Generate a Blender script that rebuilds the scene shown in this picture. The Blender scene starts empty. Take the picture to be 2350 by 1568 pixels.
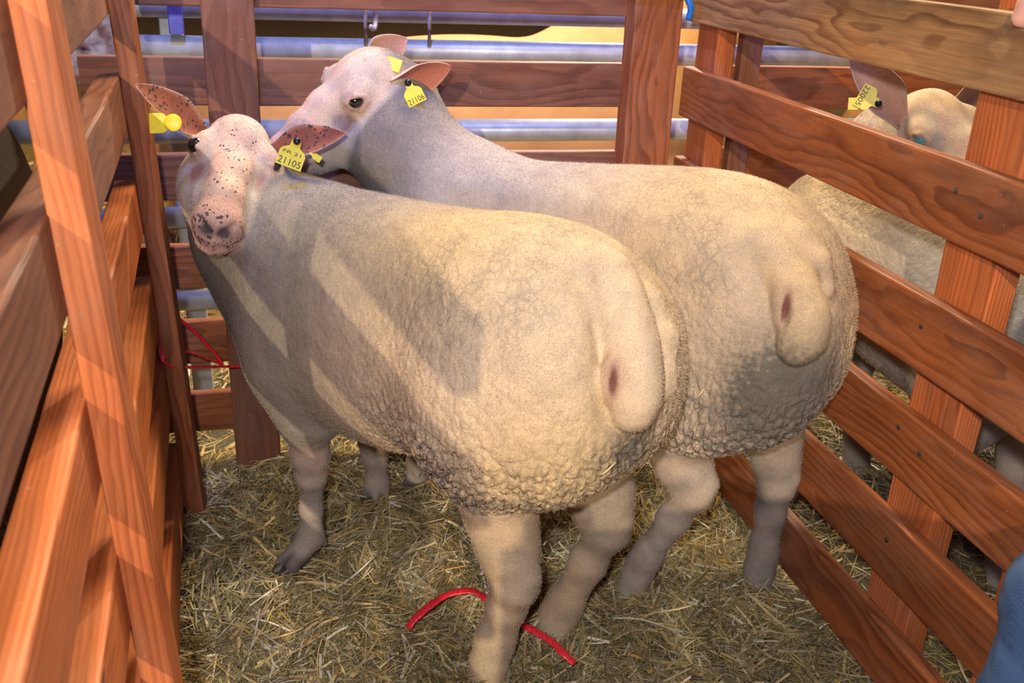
import bpy, bmesh, math, random
import numpy as np
from mathutils import Vector, Matrix
random.seed(7); RNG = np.random.default_rng(11)
S = bpy.context.scene; COL = S.collection

# ------------------------------------------------------------------ camera
RC = np.array([[0.9705,-0.2373,0.0426],[-0.0548,-0.3892,-0.9195],[0.2348,0.8900,-0.3908]])
u_,s_,v_ = np.linalg.svd(RC); RC = u_@v_
CAM = np.array([0.,0.,1.2]); FPX = 2250.
cd = bpy.data.cameras.new('camera'); cam = bpy.data.objects.new('camera', cd); COL.objects.link(cam)
cd.sensor_width = 23.5; cd.lens = 22.5; cd.clip_start = .02
mw = Matrix.Identity(4)
for i in range(3):
    mw[i][0] = RC[0,i]; mw[i][1] = -RC[1,i]; mw[i][2] = -RC[2,i]; mw[i][3] = CAM[i]
cam.matrix_world = mw; S.camera = cam
cd.dof.use_dof = True; cd.dof.focus_distance = 1.68; cd.dof.aperture_fstop = 5.0
def at(px, py, **k):
    d = RC.T @ np.array([px-1175., py-784., FPX])
    for a, v in k.items():
        i = 'xyz'.index(a); return CAM + (v-CAM[i])/d[i]*d

# ------------------------------------------------------------------ light
S.view_settings.view_transform = 'Standard'; S.view_settings.look = 'None'
S.view_settings.exposure = -0.06; S.view_settings.gamma = 1.0
W = bpy.data.worlds.new('hall'); S.world = W; W.use_nodes = True
W.node_tree.nodes['Background'].inputs[0].default_value = (.33,.29,.62,1)
W.node_tree.nodes['Background'].inputs[1].default_value = .15
def light(name, kind, loc, target, power, col, **k):
    l = bpy.data.lights.new(name, kind); o = bpy.data.objects.new(name, l); COL.objects.link(o)
    l.energy = power; l.color = col
    for a, b in k.items(): setattr(l, a, b)
    o.location = loc; o.rotation_euler = (Vector(target)-Vector(loc)).to_track_quat('-Z','Y').to_euler()
    return o
light('camera_flash','AREA',(-.10,-.06,1.36),(.4,1.6,.5),22,(1,.95,.92),size=.06)
light('overhead_fill_light','AREA',(.6,.2,3.6),(.5,1.5,.3),9,(1,.95,.95),size=2.2)  # broad overhead fill added for ambient and bounced light, not a hall lamp
light('warm_spotlight','SPOT',(-3.05,-6.2,3.80),(.45,1.5,.5),1950,(1,.78,.50),spot_size=math.radians(32),shadow_soft_size=.05)
light('blue_spotlight','SPOT',(-.2,.9,3.6),(.5,2.5,.85),420,(.22,.30,1),spot_size=math.radians(40),spot_blend=.7,shadow_soft_size=.05)
light('golden_barn_light','AREA',(1.1,2.9,3.6),(1.0,4.1,.3),260,(1,.76,.40),size=1.5)
light('barn_rim_spotlight','SPOT',(1.9,5.6,3.1),(.5,2.3,.8),800,(1,.86,.66),spot_size=math.radians(46),shadow_soft_size=.08)

# ------------------------------------------------------------------ material tools
def new_mat(name):
    m = bpy.data.materials.new(name); m.use_nodes = True; nt = m.node_tree; nt.nodes.clear()
    out = nt.nodes.new('ShaderNodeOutputMaterial'); b = nt.nodes.new('ShaderNodeBsdfPrincipled')
    nt.links.new(b.outputs[0], out.inputs[0]); return m, nt, b
class G:
    def __init__(s, nt): s.nt = nt
    def n(s, t, **k):
        nd = s.nt.nodes.new('ShaderNode'+t)
        for a, b in k.items(): setattr(nd, a, b)
        return nd
    def l(s, a, b): s.nt.links.new(a, b)
    def put(s, sock, v):
        if isinstance(v, bpy.types.NodeSocket): s.l(v, sock)
        elif isinstance(v, (tuple, list)) and len(v) == 3 and sock.type == 'RGBA': sock.default_value = (*v, 1)
        else: sock.default_value = v
    def math(s, op, a, b=0., c=None, clamp=False):
        nd = s.n('Math', operation=op, use_clamp=clamp); s.put(nd.inputs[0], a); s.put(nd.inputs[1], b)
        if c is not None: s.put(nd.inputs[2], c)
        return nd.outputs[0]
    def mix(s, f, a, b, mode='MIX'):
        nd = s.n('Mix', data_type='RGBA', blend_type=mode); s.put(nd.inputs[0], f); s.put(nd.inputs[6], a); s.put(nd.inputs[7], b)
        return nd.outputs[2]
    def noise(s, v, sc, det=3., rough=.55, dist=0.):
        nd = s.n('TexNoise'); s.l(v, nd.inputs['Vector']); nd.inputs['Scale'].default_value = sc
        nd.inputs['Detail'].default_value = det; nd.inputs['Roughness'].default_value = rough; nd.inputs['Distortion'].default_value = dist
        return nd.outputs['Fac']
    def voro(s, v, sc, feat='F1', rnd=1.):
        nd = s.n('TexVoronoi', feature=feat); s.l(v, nd.inputs['Vector']); nd.inputs['Scale'].default_value = sc
        nd.inputs['Randomness'].default_value = rnd; return nd.outputs['Distance']
    def ramp(s, f, stops, interp='LINEAR'):
        nd = s.n('ValToRGB'); s.l(f, nd.inputs[0]); cr = nd.color_ramp; cr.interpolation = interp
        while len(cr.elements) < len(stops): cr.elements.new(.5)
        for e, (p, c) in zip(cr.elements, stops):
            e.position = p; e.color = (*c, 1) if len(c) == 3 else c
        return nd.outputs[0]
    def mapv(s, v, sc=(1,1,1), loc=(0,0,0)):
        nd = s.n('Mapping'); s.l(v, nd.inputs[0]); nd.inputs['Scale'].default_value = sc; nd.inputs['Location'].default_value = loc
        return nd.outputs[0]
    def bump(s, h, st, dist, nrm=None):
        nd = s.n('Bump'); s.l(h, nd.inputs['Height']); nd.inputs['Strength'].default_value = st; nd.inputs['Distance'].default_value = dist
        if nrm: s.l(nrm, nd.inputs['Normal'])
        return nd.outputs[0]

def wood(name, early, late, dusty=.3, dust=(.42,.34,.29), freq=80., wav=1.):
    m, nt, b = new_mat(name); g = G(nt)
    tc = g.n('TexCoord').outputs['Object']; oi = g.n('ObjectInfo').outputs['Random']
    off = g.n('CombineXYZ'); g.l(g.math('MULTIPLY', oi, 37.), off.inputs[0]); g.l(g.math('MULTIPLY', oi, 91.), off.inputs[1]); g.l(g.math('MULTIPLY', oi, 53.), off.inputs[2])
    va = g.n('VectorMath', operation='ADD'); g.l(tc, va.inputs[0]); g.l(off.outputs[0], va.inputs[1]); P = va.outputs[0]
    # growth rings round a wandering pith, stretched along the board (x)
    w1 = g.noise(g.mapv(P, (1.1,1.1,1.1)), 1., 1., .5)
    w2 = g.noise(g.mapv(P, (3.0,11,11)), 1., 2.5, .5)
    sx = g.n('SeparateXYZ'); g.l(tc, sx.inputs[0])
    zz = g.math('ADD', sx.outputs[2], g.math('MULTIPLY', g.math('SUBTRACT', w1, .5), .26*wav))
    zz = g.math('ADD', zz, g.math('MULTIPLY', g.math('SUBTRACT', oi, .5), .12))
    yy = g.math('ADD', sx.outputs[1], g.math('ADD', .02, g.math('MULTIPLY', w2, .085*wav)))
    r = g.math('SQRT', g.math('ADD', g.math('MULTIPLY', zz, zz), g.math('MULTIPLY', yy, yy)))
    r = g.math('ADD', r, g.math('MULTIPLY', g.noise(g.mapv(P, (14,60,60)), 1., 3.), .005))
    fr = g.math('FRACT', g.math('MULTIPLY', r, freq))
    ring = g.ramp(fr, [(0.,(0,0,0)),(.35,(.12,.12,.12)),(.80,(1,1,1)),(.90,(.9,.9,.9)),(1.,(0,0,0))])
    fib = g.noise(g.mapv(P, (7,300,300)), 1., 4., .65)
    big = g.noise(g.mapv(P, (2.5,12,12)), 1., 4., .6)
    ringc = g.math('MULTIPLY', ring, g.ramp(g.noise(g.mapv(P, (2,16,16)), 1., 3.), [(.3,(.25,.25,.25)),(.65,(.95,.95,.95))]))
    c = g.mix(ringc, early, late)
    c = g.mix(g.math('MULTIPLY', g.math('SUBTRACT', fib, .38, clamp=True), 1.6), c, late, 'MIX')
    c = g.mix(.75, c, g.ramp(big, [(.28,(.50,.44,.42)),(.5,(.95,.95,.95)),(.72,(1.40,1.30,1.18))]), 'MULTIPLY')
    kn = g.n('TexVoronoi'); g.l(g.mapv(P, (4.,12,12)), kn.inputs['Vector']); kn.inputs['Scale'].default_value = 1.
    kd = g.math('ADD', kn.outputs['Distance'], g.math('MULTIPLY', g.noise(g.mapv(P, (40,60,60)), 1., 2.), .10))
    km = g.ramp(kd, [(.115,(1,1,1)),(.16,(0,0,0))])
    c = g.mix(g.math('MULTIPLY', km, .8), c, (.050,.028,.020))
    dn = g.noise(g.mapv(P, (5,9,9)), 1., 6., .7)
    dm = g.ramp(dn, [(.46,(0,0,0)),(.66,(1,1,1))])
    c = g.mix(g.math('MULTIPLY', dm, dusty), c, dust)
    sp = g.noise(P, 130., 2.); c = g.mix(g.math('MULTIPLY', g.ramp(sp, [(.71,(0,0,0)),(.76,(1,1,1))]), .25), c, (.62,.50,.38))
    g.l(c, b.inputs['Base Color'])
    b.inputs['Roughness'].default_value = .60; b.inputs['Specular IOR Level'].default_value = .35
    h = g.math('ADD', g.math('MULTIPLY', ring, .20), g.math('ADD', g.math('MULTIPLY', fib, .9), g.math('MULTIPLY', km, -.8)))
    g.l(g.bump(h, .40, .0012), b.inputs['Normal'])
    return m
M = {}
M['wood_red'] = wood('red_brown_timber', (.36,.112,.036), (.150,.036,.011), .22, (.34,.23,.17))
M['wood_orange'] = wood('orange_timber', (.55,.165,.052), (.31,.072,.022), .20, (.40,.26,.18), freq=150., wav=.35)
M['wood_pale'] = wood('worn_pale_timber', (.42,.235,.105), (.13,.050,.020), .25, (.40,.31,.20), freq=62., wav=1.5)
M['wood_grey'] = wood('dusty_timber', (.25,.098,.055), (.120,.040,.024), .42, (.22,.13,.105), wav=.8)
def plain(name, col, rough=.5, metal=0., noise=None, bumpv=None, **k):
    m, nt, b = new_mat(name); g = G(nt); b.inputs['Roughness'].default_value = rough; b.inputs['Metallic'].default_value = metal
    tc = g.n('TexCoord').outputs['Object']
    if noise: g.l(g.mix(g.ramp(g.noise(tc, noise[0], 5.), [(.35,(0,0,0)),(.65,(1,1,1))]), col, noise[1]), b.inputs['Base Color'])
    else: b.inputs['Base Color'].default_value = (*col, 1)
    if bumpv: g.l(g.bump(g.noise(tc, bumpv[0], 4.), bumpv[1], bumpv[2]), b.inputs['Normal'])
    for a, v in k.items(): b.inputs[a.replace('_',' ')].default_value = v
    return m
M['galvanised'] = plain('galvanised_steel', (.34,.37,.40), .42, .15, (22.,(.48,.52,.56)), (60.,.15,.002))
M['bracket'] = plain('blue_painted_steel', (.10,.10,.42), .4, .3, (40.,(.16,.16,.55)))
M['rust'] = plain('rusty_steel', (.16,.07,.06), .7, .2, (30.,(.5,.55,.62)))
M['tag_yellow'] = plain('yellow_plastic', (.80,.68,.03), .42, 0, (90.,(.72,.58,.02)))
M['tag_black'] = plain('black_plastic', (.012,.012,.014), .25)
M['ink'] = plain('printed_ink', (.06,.06,.02), .6)
M['eye'] = plain('dark_eye', (.008,.007,.010), .04, Coat_Weight=1.)
M['eye_shine'] = plain('blue_green_eye', (.07,.30,.36), .06, Coat_Weight=1.)
M['ribbon'] = plain('red_plastic_twine', (.88,.04,.07), .25, 0, (200.,(.60,.02,.03)), (400.,.3,.001))
M['blue_strap'] = plain('blue_plastic_strap', (.01,.16,.55), .35)
M['nail'] = plain('nail_head', (.20,.20,.20), .5, .8, (120.,(.09,.06,.05)))
M['hoof'] = plain('black_horn', (.030,.026,.028), .45, 0, (80.,(.06,.05,.045)), (200.,.3,.001))
def straw_mat():
    m, nt, b = new_mat('straw_blades'); g = G(nt)
    a = g.n('Attribute', attribute_name='Col'); tc = g.n('TexCoord').outputs['Object']
    c = g.mix(.6, a.outputs['Color'], g.ramp(g.noise(tc, 60., 4.), [(.3,(.55,.5,.45)),(.7,(1.25,1.25,1.2))]), 'MULTIPLY')
    g.l(c, b.inputs['Base Color']); b.inputs['Roughness'].default_value = .5; b.inputs['Specular IOR Level'].default_value = .4
    return m
M['straw'] = straw_mat()
def litter_mat():
    m, nt, b = new_mat('trampled_litter'); g = G(nt); tc = g.n('TexCoord').outputs['Object']
    n1 = g.noise(tc, 9., 6., .65); n2 = g.noise(g.mapv(tc, (1,3,1)), 120., 4.)
    c = g.mix(n2, g.ramp(n1, [(.3,(.05,.042,.022)),(.5,(.12,.105,.055)),(.7,(.22,.20,.14))]), (.26,.23,.13))
    g.l(c, b.inputs['Base Color']); b.inputs['Roughness'].default_value = .9
    g.l(g.bump(g.math('ADD', n1, n2), .8, .01), b.inputs['Normal']); return m
M['litter'] = litter_mat()
def gold_mat():
    m, nt, b = new_mat('golden_straw_ground'); g = G(nt); tc = g.n('TexCoord').outputs['Object']
    n2 = g.noise(g.mapv(tc, (1,2.5,1)), 45., 5., .7)
    g.l(g.ramp(n2, [(.3,(.16,.09,.02)),(.5,(.50,.32,.09)),(.7,(.80,.60,.26))]), b.inputs['Base Color']); b.inputs['Roughness'].default_value = .9
    g.l(g.bump(n2, .8, .03), b.inputs['Normal']); return m
M['gold'] = gold_mat()

def fleece(name, curl=1., tint=(1,1,1)):
    """wool and skin of an animal: colour, curl and spot come from mesh attributes painted by body zone"""
    m, nt, b = new_mat(name); g = G(nt)
    a = g.n('Attribute', attribute_name='Col'); wl = g.n('Attribute', attribute_name='wool').outputs['Fac']; spt = g.n('Attribute', attribute_name='spot').outputs['Fac']
    tc = g.n('TexCoord').outputs['Object']
    wv = g.n('VectorMath', operation='ADD'); g.l(tc, wv.inputs[0])
    nz = g.n('TexNoise'); g.l(tc, nz.inputs['Vector']); nz.inputs['Scale'].default_value = 45.
    sc = g.n('VectorMath', operation='SCALE'); g.l(nz.outputs['Color'], sc.inputs[0]); sc.inputs['Scale'].default_value = .014; g.l(sc.outputs[0], wv.inputs[1])
    W_ = wv.outputs[0]
    v1 = g.voro(W_, 85.*curl); v2 = g.voro(g.mapv(W_, (1,1,.55)), 55.*curl, 'SMOOTH_F1'); fine = g.noise(tc, 420., 3., .7); mid = g.noise(tc, 26., 4., .6)
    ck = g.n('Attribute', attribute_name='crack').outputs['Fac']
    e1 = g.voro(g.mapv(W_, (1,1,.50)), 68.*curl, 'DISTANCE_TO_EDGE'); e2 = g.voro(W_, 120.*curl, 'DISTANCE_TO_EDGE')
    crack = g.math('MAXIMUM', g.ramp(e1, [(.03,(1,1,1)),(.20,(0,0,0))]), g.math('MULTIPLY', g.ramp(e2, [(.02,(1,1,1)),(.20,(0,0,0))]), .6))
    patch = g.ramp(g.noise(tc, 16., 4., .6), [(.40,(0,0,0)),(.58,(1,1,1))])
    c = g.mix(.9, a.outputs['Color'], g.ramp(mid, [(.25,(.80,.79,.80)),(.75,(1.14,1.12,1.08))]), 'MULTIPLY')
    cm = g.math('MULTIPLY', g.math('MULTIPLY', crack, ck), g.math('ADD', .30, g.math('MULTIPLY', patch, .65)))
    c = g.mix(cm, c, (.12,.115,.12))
    c = g.mix(.75, c, g.ramp(fine, [(.3,(.66,.66,.67)),(.7,(1.26,1.26,1.25))]), 'MULTIPLY')
    s1 = g.n('TexVoronoi'); g.l(W_, s1.inputs['Vector']); s1.inputs['Scale'].default_value = 118.
    sizes = g.math('MULTIPLY', g.math('POWER', g.noise(tc, 40., 2.), 1.6), 1.1)
    sm = g.math('LESS_THAN', s1.outputs['Distance'], g.math('MULTIPLY', sizes, spt))
    sm = g.math('MULTIPLY', sm, g.math('GREATER_THAN', g.noise(tc, 26., 2.), .44))
    c = g.mix(g.math('MULTIPLY', sm, .85), c, (.035,.04,.05))
    c = g.mix(1., c, (*tint,), 'MULTIPLY')
    g.l(c, b.inputs['Base Color'])
    b.inputs['Roughness'].default_value = .88; b.inputs['Specular IOR Level'].default_value = .15
    b.inputs['Sheen Weight'].default_value = .03; b.inputs['Sheen Roughness'].default_value = .6
    h = g.math('MULTIPLY', g.math('SUBTRACT', g.math('MULTIPLY', g.math('ADD', g.math('MULTIPLY', v1, -.6), g.math('ADD', g.math('MULTIPLY', v2, -.5), g.math('MULTIPLY', g.math('MULTIPLY', crack, ck), -.5))), wl), g.math('MULTIPLY', fine, -.10)), 1.)
    g.l(g.bump(fine, .35, .0015, g.bump(h, .5, .010)), b.inputs['Normal'])
    return m
M['fleece'] = fleece('sheep_fleece'); M['brown_fleece'] = fleece('brown_sheep_fleece', .6)

# ------------------------------------------------------------------ object tools
def tag(o, label=None, cat=None, group=None, kind=None):
    if label: o['label'] = label
    if cat: o['category'] = cat
    if group: o['group'] = group
    if kind: o['kind'] = kind
    return o
def empty(name, loc):
    o = bpy.data.objects.new(name, None); COL.objects.link(o); o.location = loc; o.empty_display_size = .1; return o
def mesh_obj(name, verts, faces, mat, parent=None, origin=None, smooth=False, mats=None, mi=None):
    verts = np.asarray(verts, float); org = np.zeros(3) if origin is None else np.asarray(origin, float)
    me = bpy.data.meshes.new(name); me.from_pydata((verts-org).tolist() if len(verts) < 5000 else [], [], faces if len(verts) < 5000 else [])
    if len(verts) >= 5000:
        F = np.asarray(faces, np.int32); me.vertices.add(len(verts)); me.vertices.foreach_set('co', (verts-org).astype(np.float32).ravel())
        k = F.shape[1]; me.loops.add(F.size); me.loops.foreach_set('vertex_index', F.ravel()); me.polygons.add(len(F))
        me.polygons.foreach_set('loop_start', np.arange(0, F.size, k, dtype=np.int32)); me.update(calc_edges=True); me.validate()
    for m_ in (mats or [mat]): me.materials.append(m_)
    if mi is not None: me.polygons.foreach_set('material_index', np.asarray(mi, np.int32))
    if smooth: me.polygons.foreach_set('use_smooth', [True]*len(me.polygons))
    me.update(); o = bpy.data.objects.new(name, me); COL.objects.link(o)
    if parent is not None:
        o.parent = parent; o.location = Vector(org) - Vector(parent_world(parent))
    else: o.location = org
    return o
PW = {}
def parent_world(p):
    v = Vector((0,0,0))
    while p is not None: v += p.location; p = p.parent
    return v
def board(name, a, b, w, t, side, mat, parent, bev=.003, seed=None, warp=.0015):
    """a plank from a to b; w is its width, t its thickness along 'side'; local x runs along the grain"""
    a = Vector(a); b = Vector(b); L = (b-a).length; X = (b-a).normalized(); Y = Vector(side); Y = (Y-X*Y.dot(X)).normalized(); Z = X.cross(Y)
    n = max(4, int(L/.06)); rr = random.Random(seed if seed is not None else random.random())
    prof = []
    for (y, z) in ((-t/2,-w/2),(t/2,-w/2),(t/2,w/2),(-t/2,w/2)):
        sy = 1 if y > 0 else -1; sz = 1 if z > 0 else -1
        p1 = (y-sy*bev, z); p2 = (y-sy*bev*.3, z-sz*bev*.3); p3 = (y, z-sz*bev)
        prof += [p1, p2, p3] if sy*sz < 0 else [p3, p2, p1]
    # order profile round the section
    prof = sorted(prof, key=lambda p: math.atan2(p[1]/w, p[0]/t)); K = len(prof)
    V = []; F = []; ph = [rr.uniform(0, 6) for _ in range(4)]
    for i in range(n+1):
        x = -L/2 + L*i/n; e = 1.
        dy = warp*math.sin(x*3+ph[0]); dz = warp*math.sin(x*2.3+ph[1])
        for (y, z) in prof:
            V.append((x + (rr.uniform(-.0006,.0006) if 0 < i < n else 0), y*e+dy+rr.uniform(-.0004,.0004), z*e+dz+rr.uniform(-.0004,.0004)))
    for i in range(n):
        for k in range(K):
            F.append((i*K+k, (i+1)*K+k, (i+1)*K+(k+1)%K, i*K+(k+1)%K))
    F.append(tuple(range(K))); F.append(tuple(n*K+k for k in reversed(range(K))))
    me = bpy.data.meshes.new(name); me.from_pydata(V, [], F); me.materials.append(mat)
    o = bpy.data.objects.new(name, me); COL.objects.link(o)
    R3 = Matrix((X, Y, Z)).transposed(); o.rotation_euler = R3.to_euler(); o.parent = parent
    o.location = (a+b)/2 - parent_world(parent)
    bm = bmesh.new(); bm.from_mesh(me); bmesh.ops.recalc_face_normals(bm, faces=bm.faces); bm.to_mesh(me); bm.free()
    return o
def tube(name, pts, r, mat, parent=None, seg=12, flat=1., upv=(0,0,1), radii=None, cap=True, origin=None):
    pts = [Vector(p) for p in pts]; V = []; F = []; N = len(pts)
    for i, p in enumerate(pts):
        d = (pts[min(i+1, N-1)]-pts[max(i-1, 0)]).normalized(); u = Vector(upv); u = u-d*u.dot(d)
        if u.length < 1e-3: u = Vector((1,0,0))-d*d.x
        u.normalize(); s = d.cross(u); rr = radii[i] if radii else r
        for k in range(seg):
            a = 2*math.pi*k/seg; V.append(p + s*math.cos(a)*rr + u*math.sin(a)*rr*flat)
    for i in range(N-1):
        for k in range(seg): F.append((i*seg+k, i*seg+(k+1)%seg, (i+1)*seg+(k+1)%seg, (i+1)*seg+k))
    if cap: F.append(tuple(reversed(range(seg)))); F.append(tuple((N-1)*seg+k for k in range(seg)))
    return mesh_obj(name, [tuple(v) for v in V], F, mat, parent, origin if origin is not None else tuple(pts[0]), smooth=True)
def spline(pts, n=8):
    P = [np.array(p, float) for p in pts]; P = [2*P[0]-P[1]]+P+[2*P[-1]-P[-2]]; out = []
    for i in range(1, len(P)-2):
        for k in range(n):
            t = k/n; a, b, c, d = P[i-1:i+3]
            out.append(.5*((2*b)+(-a+c)*t+(2*a-5*b+4*c-d)*t*t+(-a+3*b-3*c+d)*t**3))
    out.append(P[-2]); return out
def uvsphere(c, r, nu=20, nv=12, ax=None):
    V = []; F = []; ax = np.eye(3) if ax is None else ax; r = np.array(r if hasattr(r, '__len__') else (r, r, r))
    for j in range(nv+1):
        th = math.pi*j/nv
        for i in range(nu):
            ph = 2*math.pi*i/nu; q = np.array([math.cos(th), math.sin(th)*math.cos(ph), math.sin(th)*math.sin(ph)])*r
            V.append(np.array(c)+q@ax)
    for j in range(nv):
        for i in range(nu): F.append((j*nu+i, (j+1)*nu+i, (j+1)*nu+(i+1)%nu, j*nu+(i+1)%nu))
    return V, F

# ------------------------------------------------------------------ ground
gr = mesh_obj('floor', [(-3,-1.5,-.035),(5,-1.5,-.035),(5,2.9,-.035),(-3,2.9,-.035)], [(0,1,2,3)], M['litter']); gr['kind'] = 'structure'
gr2 = mesh_obj('floor', [(-8,2.9,-.035),(12,2.9,-.035),(12,14,-.035),(-8,14,-.035)], [(0,1,2,3)], M['gold']); gr2['kind'] = 'structure'
bw = mesh_obj('wall_back', [(-8,14,-.04),(12,14,-.04),(12,14,4),(-8,14,4),(-8,14.2,-.04),(12,14.2,-.04),(12,14.2,4),(-8,14.2,4)], [(0,1,2,3),(5,4,7,6),(3,2,6,7),(0,3,7,4),(1,5,6,2)], M['wood_grey']); bw['kind'] = 'structure'
def hgt(x, y):
    return .012*np.sin(x*7+1.3)*np.cos(y*6)+.010*np.sin(x*17+y*13)+.006*np.sin(x*31-y*27)
def litter_bed():
    xs = np.linspace(-1.2,2.4,181); ys = np.linspace(.2,2.9,136); X, Y = np.meshgrid(xs, ys, indexing='ij')
    Z = hgt(X, Y)-.020+RNG.normal(0,.002,X.shape); V = np.stack([X,Y,Z],-1).reshape(-1,3); n = len(ys)
    I, J = np.meshgrid(np.arange(len(xs)-1), np.arange(n-1), indexing='ij'); a = (I*n+J).ravel()
    o = mesh_obj('litter_bed', V, np.stack([a, a+n, a+n+1, a+1], 1), M['litter'], smooth=True)
    tag(o, 'trampled grey green litter lying under the loose straw of the pens', 'litter', kind='stuff')
litter_bed()
def straw(name, N, box, lab, seed, zoff=-.010, lmin=.015, lmax=.15, gold=.25, wmul=1., lift=.030, stalk=.22):
    r = np.random.default_rng(seed); x0, x1, y0, y1 = box; st = r.random(N) < stalk
    cx = r.uniform(x0, x1, N); cy = r.uniform(y0, y1, N); L = lmin+(lmax-lmin)*r.beta(1.1,2.6,N)
    w = np.where(st, r.uniform(.0011,.0027,N), .00035+.0016*r.beta(1.,3.,N))*wmul; w = np.minimum(w, L*.08+.0004)
    an = r.uniform(0, 2*np.pi, N); pitch = r.normal(0,.17,N); curv = r.normal(0,1,N)*np.where(st, .06, .45); bend = r.normal(0,.3,N)*L*np.where(st,.15,1)
    kink = (r.random(N) < .25)*r.normal(0,.5,N)
    K = 6; t = np.linspace(-.5,.5,K)[None]; V = np.zeros((N,K,2,3)); a = an[:,None]+t*curv[:,None]+np.maximum(t-.1,0)*kink[:,None]*2
    seg = L[:,None]/(K-1); px = cx[:,None]+np.cumsum(np.cos(a)*seg, 1)-L[:,None]*np.cos(an)[:,None]/2; py = cy[:,None]+np.cumsum(np.sin(a)*seg, 1)-L[:,None]*np.sin(an)[:,None]/2
    layer = r.uniform(0,1,N)**1.5*lift
    pz = hgt(px,py)+zoff+layer[:,None]+t*L[:,None]*pitch[:,None]+bend[:,None]*(t*t-.08)*.6
    pz = np.maximum(pz, hgt(px,py)-.012)
    roll = r.uniform(-.8,.8,N)[:,None]; nx = -np.sin(a)*np.cos(roll); ny = np.cos(a)*np.cos(roll); nz = np.sin(roll)+0*a
    wd = w[:,None]*np.where(st[:,None], 1., 1-.45*np.abs(t)*2)
    for k, sg in ((0,-1),(1,1)):
        V[:,:,k,0] = px+sg*nx*wd; V[:,:,k,1] = py+sg*ny*wd; V[:,:,k,2] = pz+sg*nz*wd
    q = np.arange(N)[:,None]*K*2+np.arange(K-1)[None]*2; F = np.stack([q, q+1, q+3, q+2], -1).reshape(-1,4)
    # each thick stalk gets a raised middle rib so that it reads as a split tube
    pal = np.array([(.60,.46,.20),(.78,.62,.32),(.42,.38,.16),(.26,.245,.12),(.86,.80,.62),(.60,.53,.36),(.36,.25,.15),(.70,.46,.12)])
    pr = np.array([.18,.12,.19,.17,.08,.12,.12,.02]); pr = pr*(1-gold)+np.array([0,.3,0,0,.2,0,0,.5])*gold; pr /= pr.sum()
    ci = r.choice(8, N, p=pr); ci = np.where(st & (r.random(N) < .6), r.choice([0,1,4,1], N), ci)
    patch = .75+.5*np.clip(.5+lump(np.stack([cx,cy,0*cx],1), 9., 3)*2, 0, 1)
    c = pal[ci]*r.uniform(.38,1.0,(N,1))*patch[:,None]
    o = mesh_obj(name, V.reshape(-1,3), F, M['straw'])
    at_ = o.data.color_attributes.new('Col','FLOAT_COLOR','POINT'); cc = np.ones((N*K*2,4),np.float32); cc[:,:3] = np.repeat(c,K*2,0); at_.data.foreach_set('color', cc.ravel())
    tag(o, lab, 'straw', kind='stuff'); return o
def lump(P, f, seed=0):
    r = np.random.default_rng(seed); v = np.zeros(len(P))
    for i in range(8):
        k = r.normal(0,1,3); k *= f*r.uniform(.6,1.5)/np.linalg.norm(k); v += np.sin(P@k+r.uniform(0,6))
    return v/8
straw('straw_bedding', 60000, (-.30,.98,.95,2.12), 'loose yellow green straw and hay covering the floor of the pen', 1, gold=.15)
straw('straw_bedding', 14000, (.98,2.2,.8,2.3), 'loose straw on the floor beyond the right hand wooden hurdle', 2, gold=.15)
straw('straw_bedding', 9000, (-.9,1.9,2.10,3.0), 'bright golden straw under the steel barrier behind the back hurdle', 3, gold=.7, wmul=1.6)
straw('straw_bedding', 16000, (-2.5,5.0,3.0,5.2), 'deep golden straw heaped around the lying cattle in the background', 4, gold=.9, wmul=3., lmin=.05, lmax=.3, lift=.10)

# ------------------------------------------------------------------ hurdles
def nails(parent, pts, nrm):
    for p in pts:
        p = np.array(p); n = np.array(nrm, float); n /= np.linalg.norm(n)
        u = np.cross(n, (0,0,1)); u /= np.linalg.norm(u); v = np.cross(n, u); V = []; K = 10
        for rr, hh in ((.0045,-.001),(.0045,.0008),(.003,.0016)):
            V += [p+n*hh+u*math.cos(6.283*k/K)*rr+v*math.sin(6.283*k/K)*rr for k in range(K)]
        F = [(j*K+k, j*K+(k+1)%K, (j+1)*K+(k+1)%K, (j+1)*K+k) for j in range(2) for k in range(K)]+[tuple(2*K+k for k in range(K))]
        mesh_obj('nail_head', V, F, M['nail'], parent, origin=p)
# back hurdle
bk = empty('wooden_hurdle', (.35,2.09,0)); tag(bk, 'wooden sheep hurdle across the back of the pen, facing the camera', 'fence panel')
for zt, zb in ((1.125,1.028),(.932,.838),(.738,.642),(.545,.449),(.371,.272),(.194,.10)):
    board('rail', (-.34,2.105,(zt+zb)/2), (.80,2.105,(zt+zb)/2), zt-zb, .028, (0,-1,0), M['wood_grey'] if zt > .7 else M['wood_red'], bk)
board('post', (-.052,2.075,-.01), (-.052,2.075,1.16), .10, .030, (0,-1,0), M['wood_grey'], bk)
cp = board('corner_post', (.828,2.075,-.02), (.828,2.075,1.25), .11, .06, (0,-1,0), M['wood_red'], bk, bev=.005)
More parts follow.
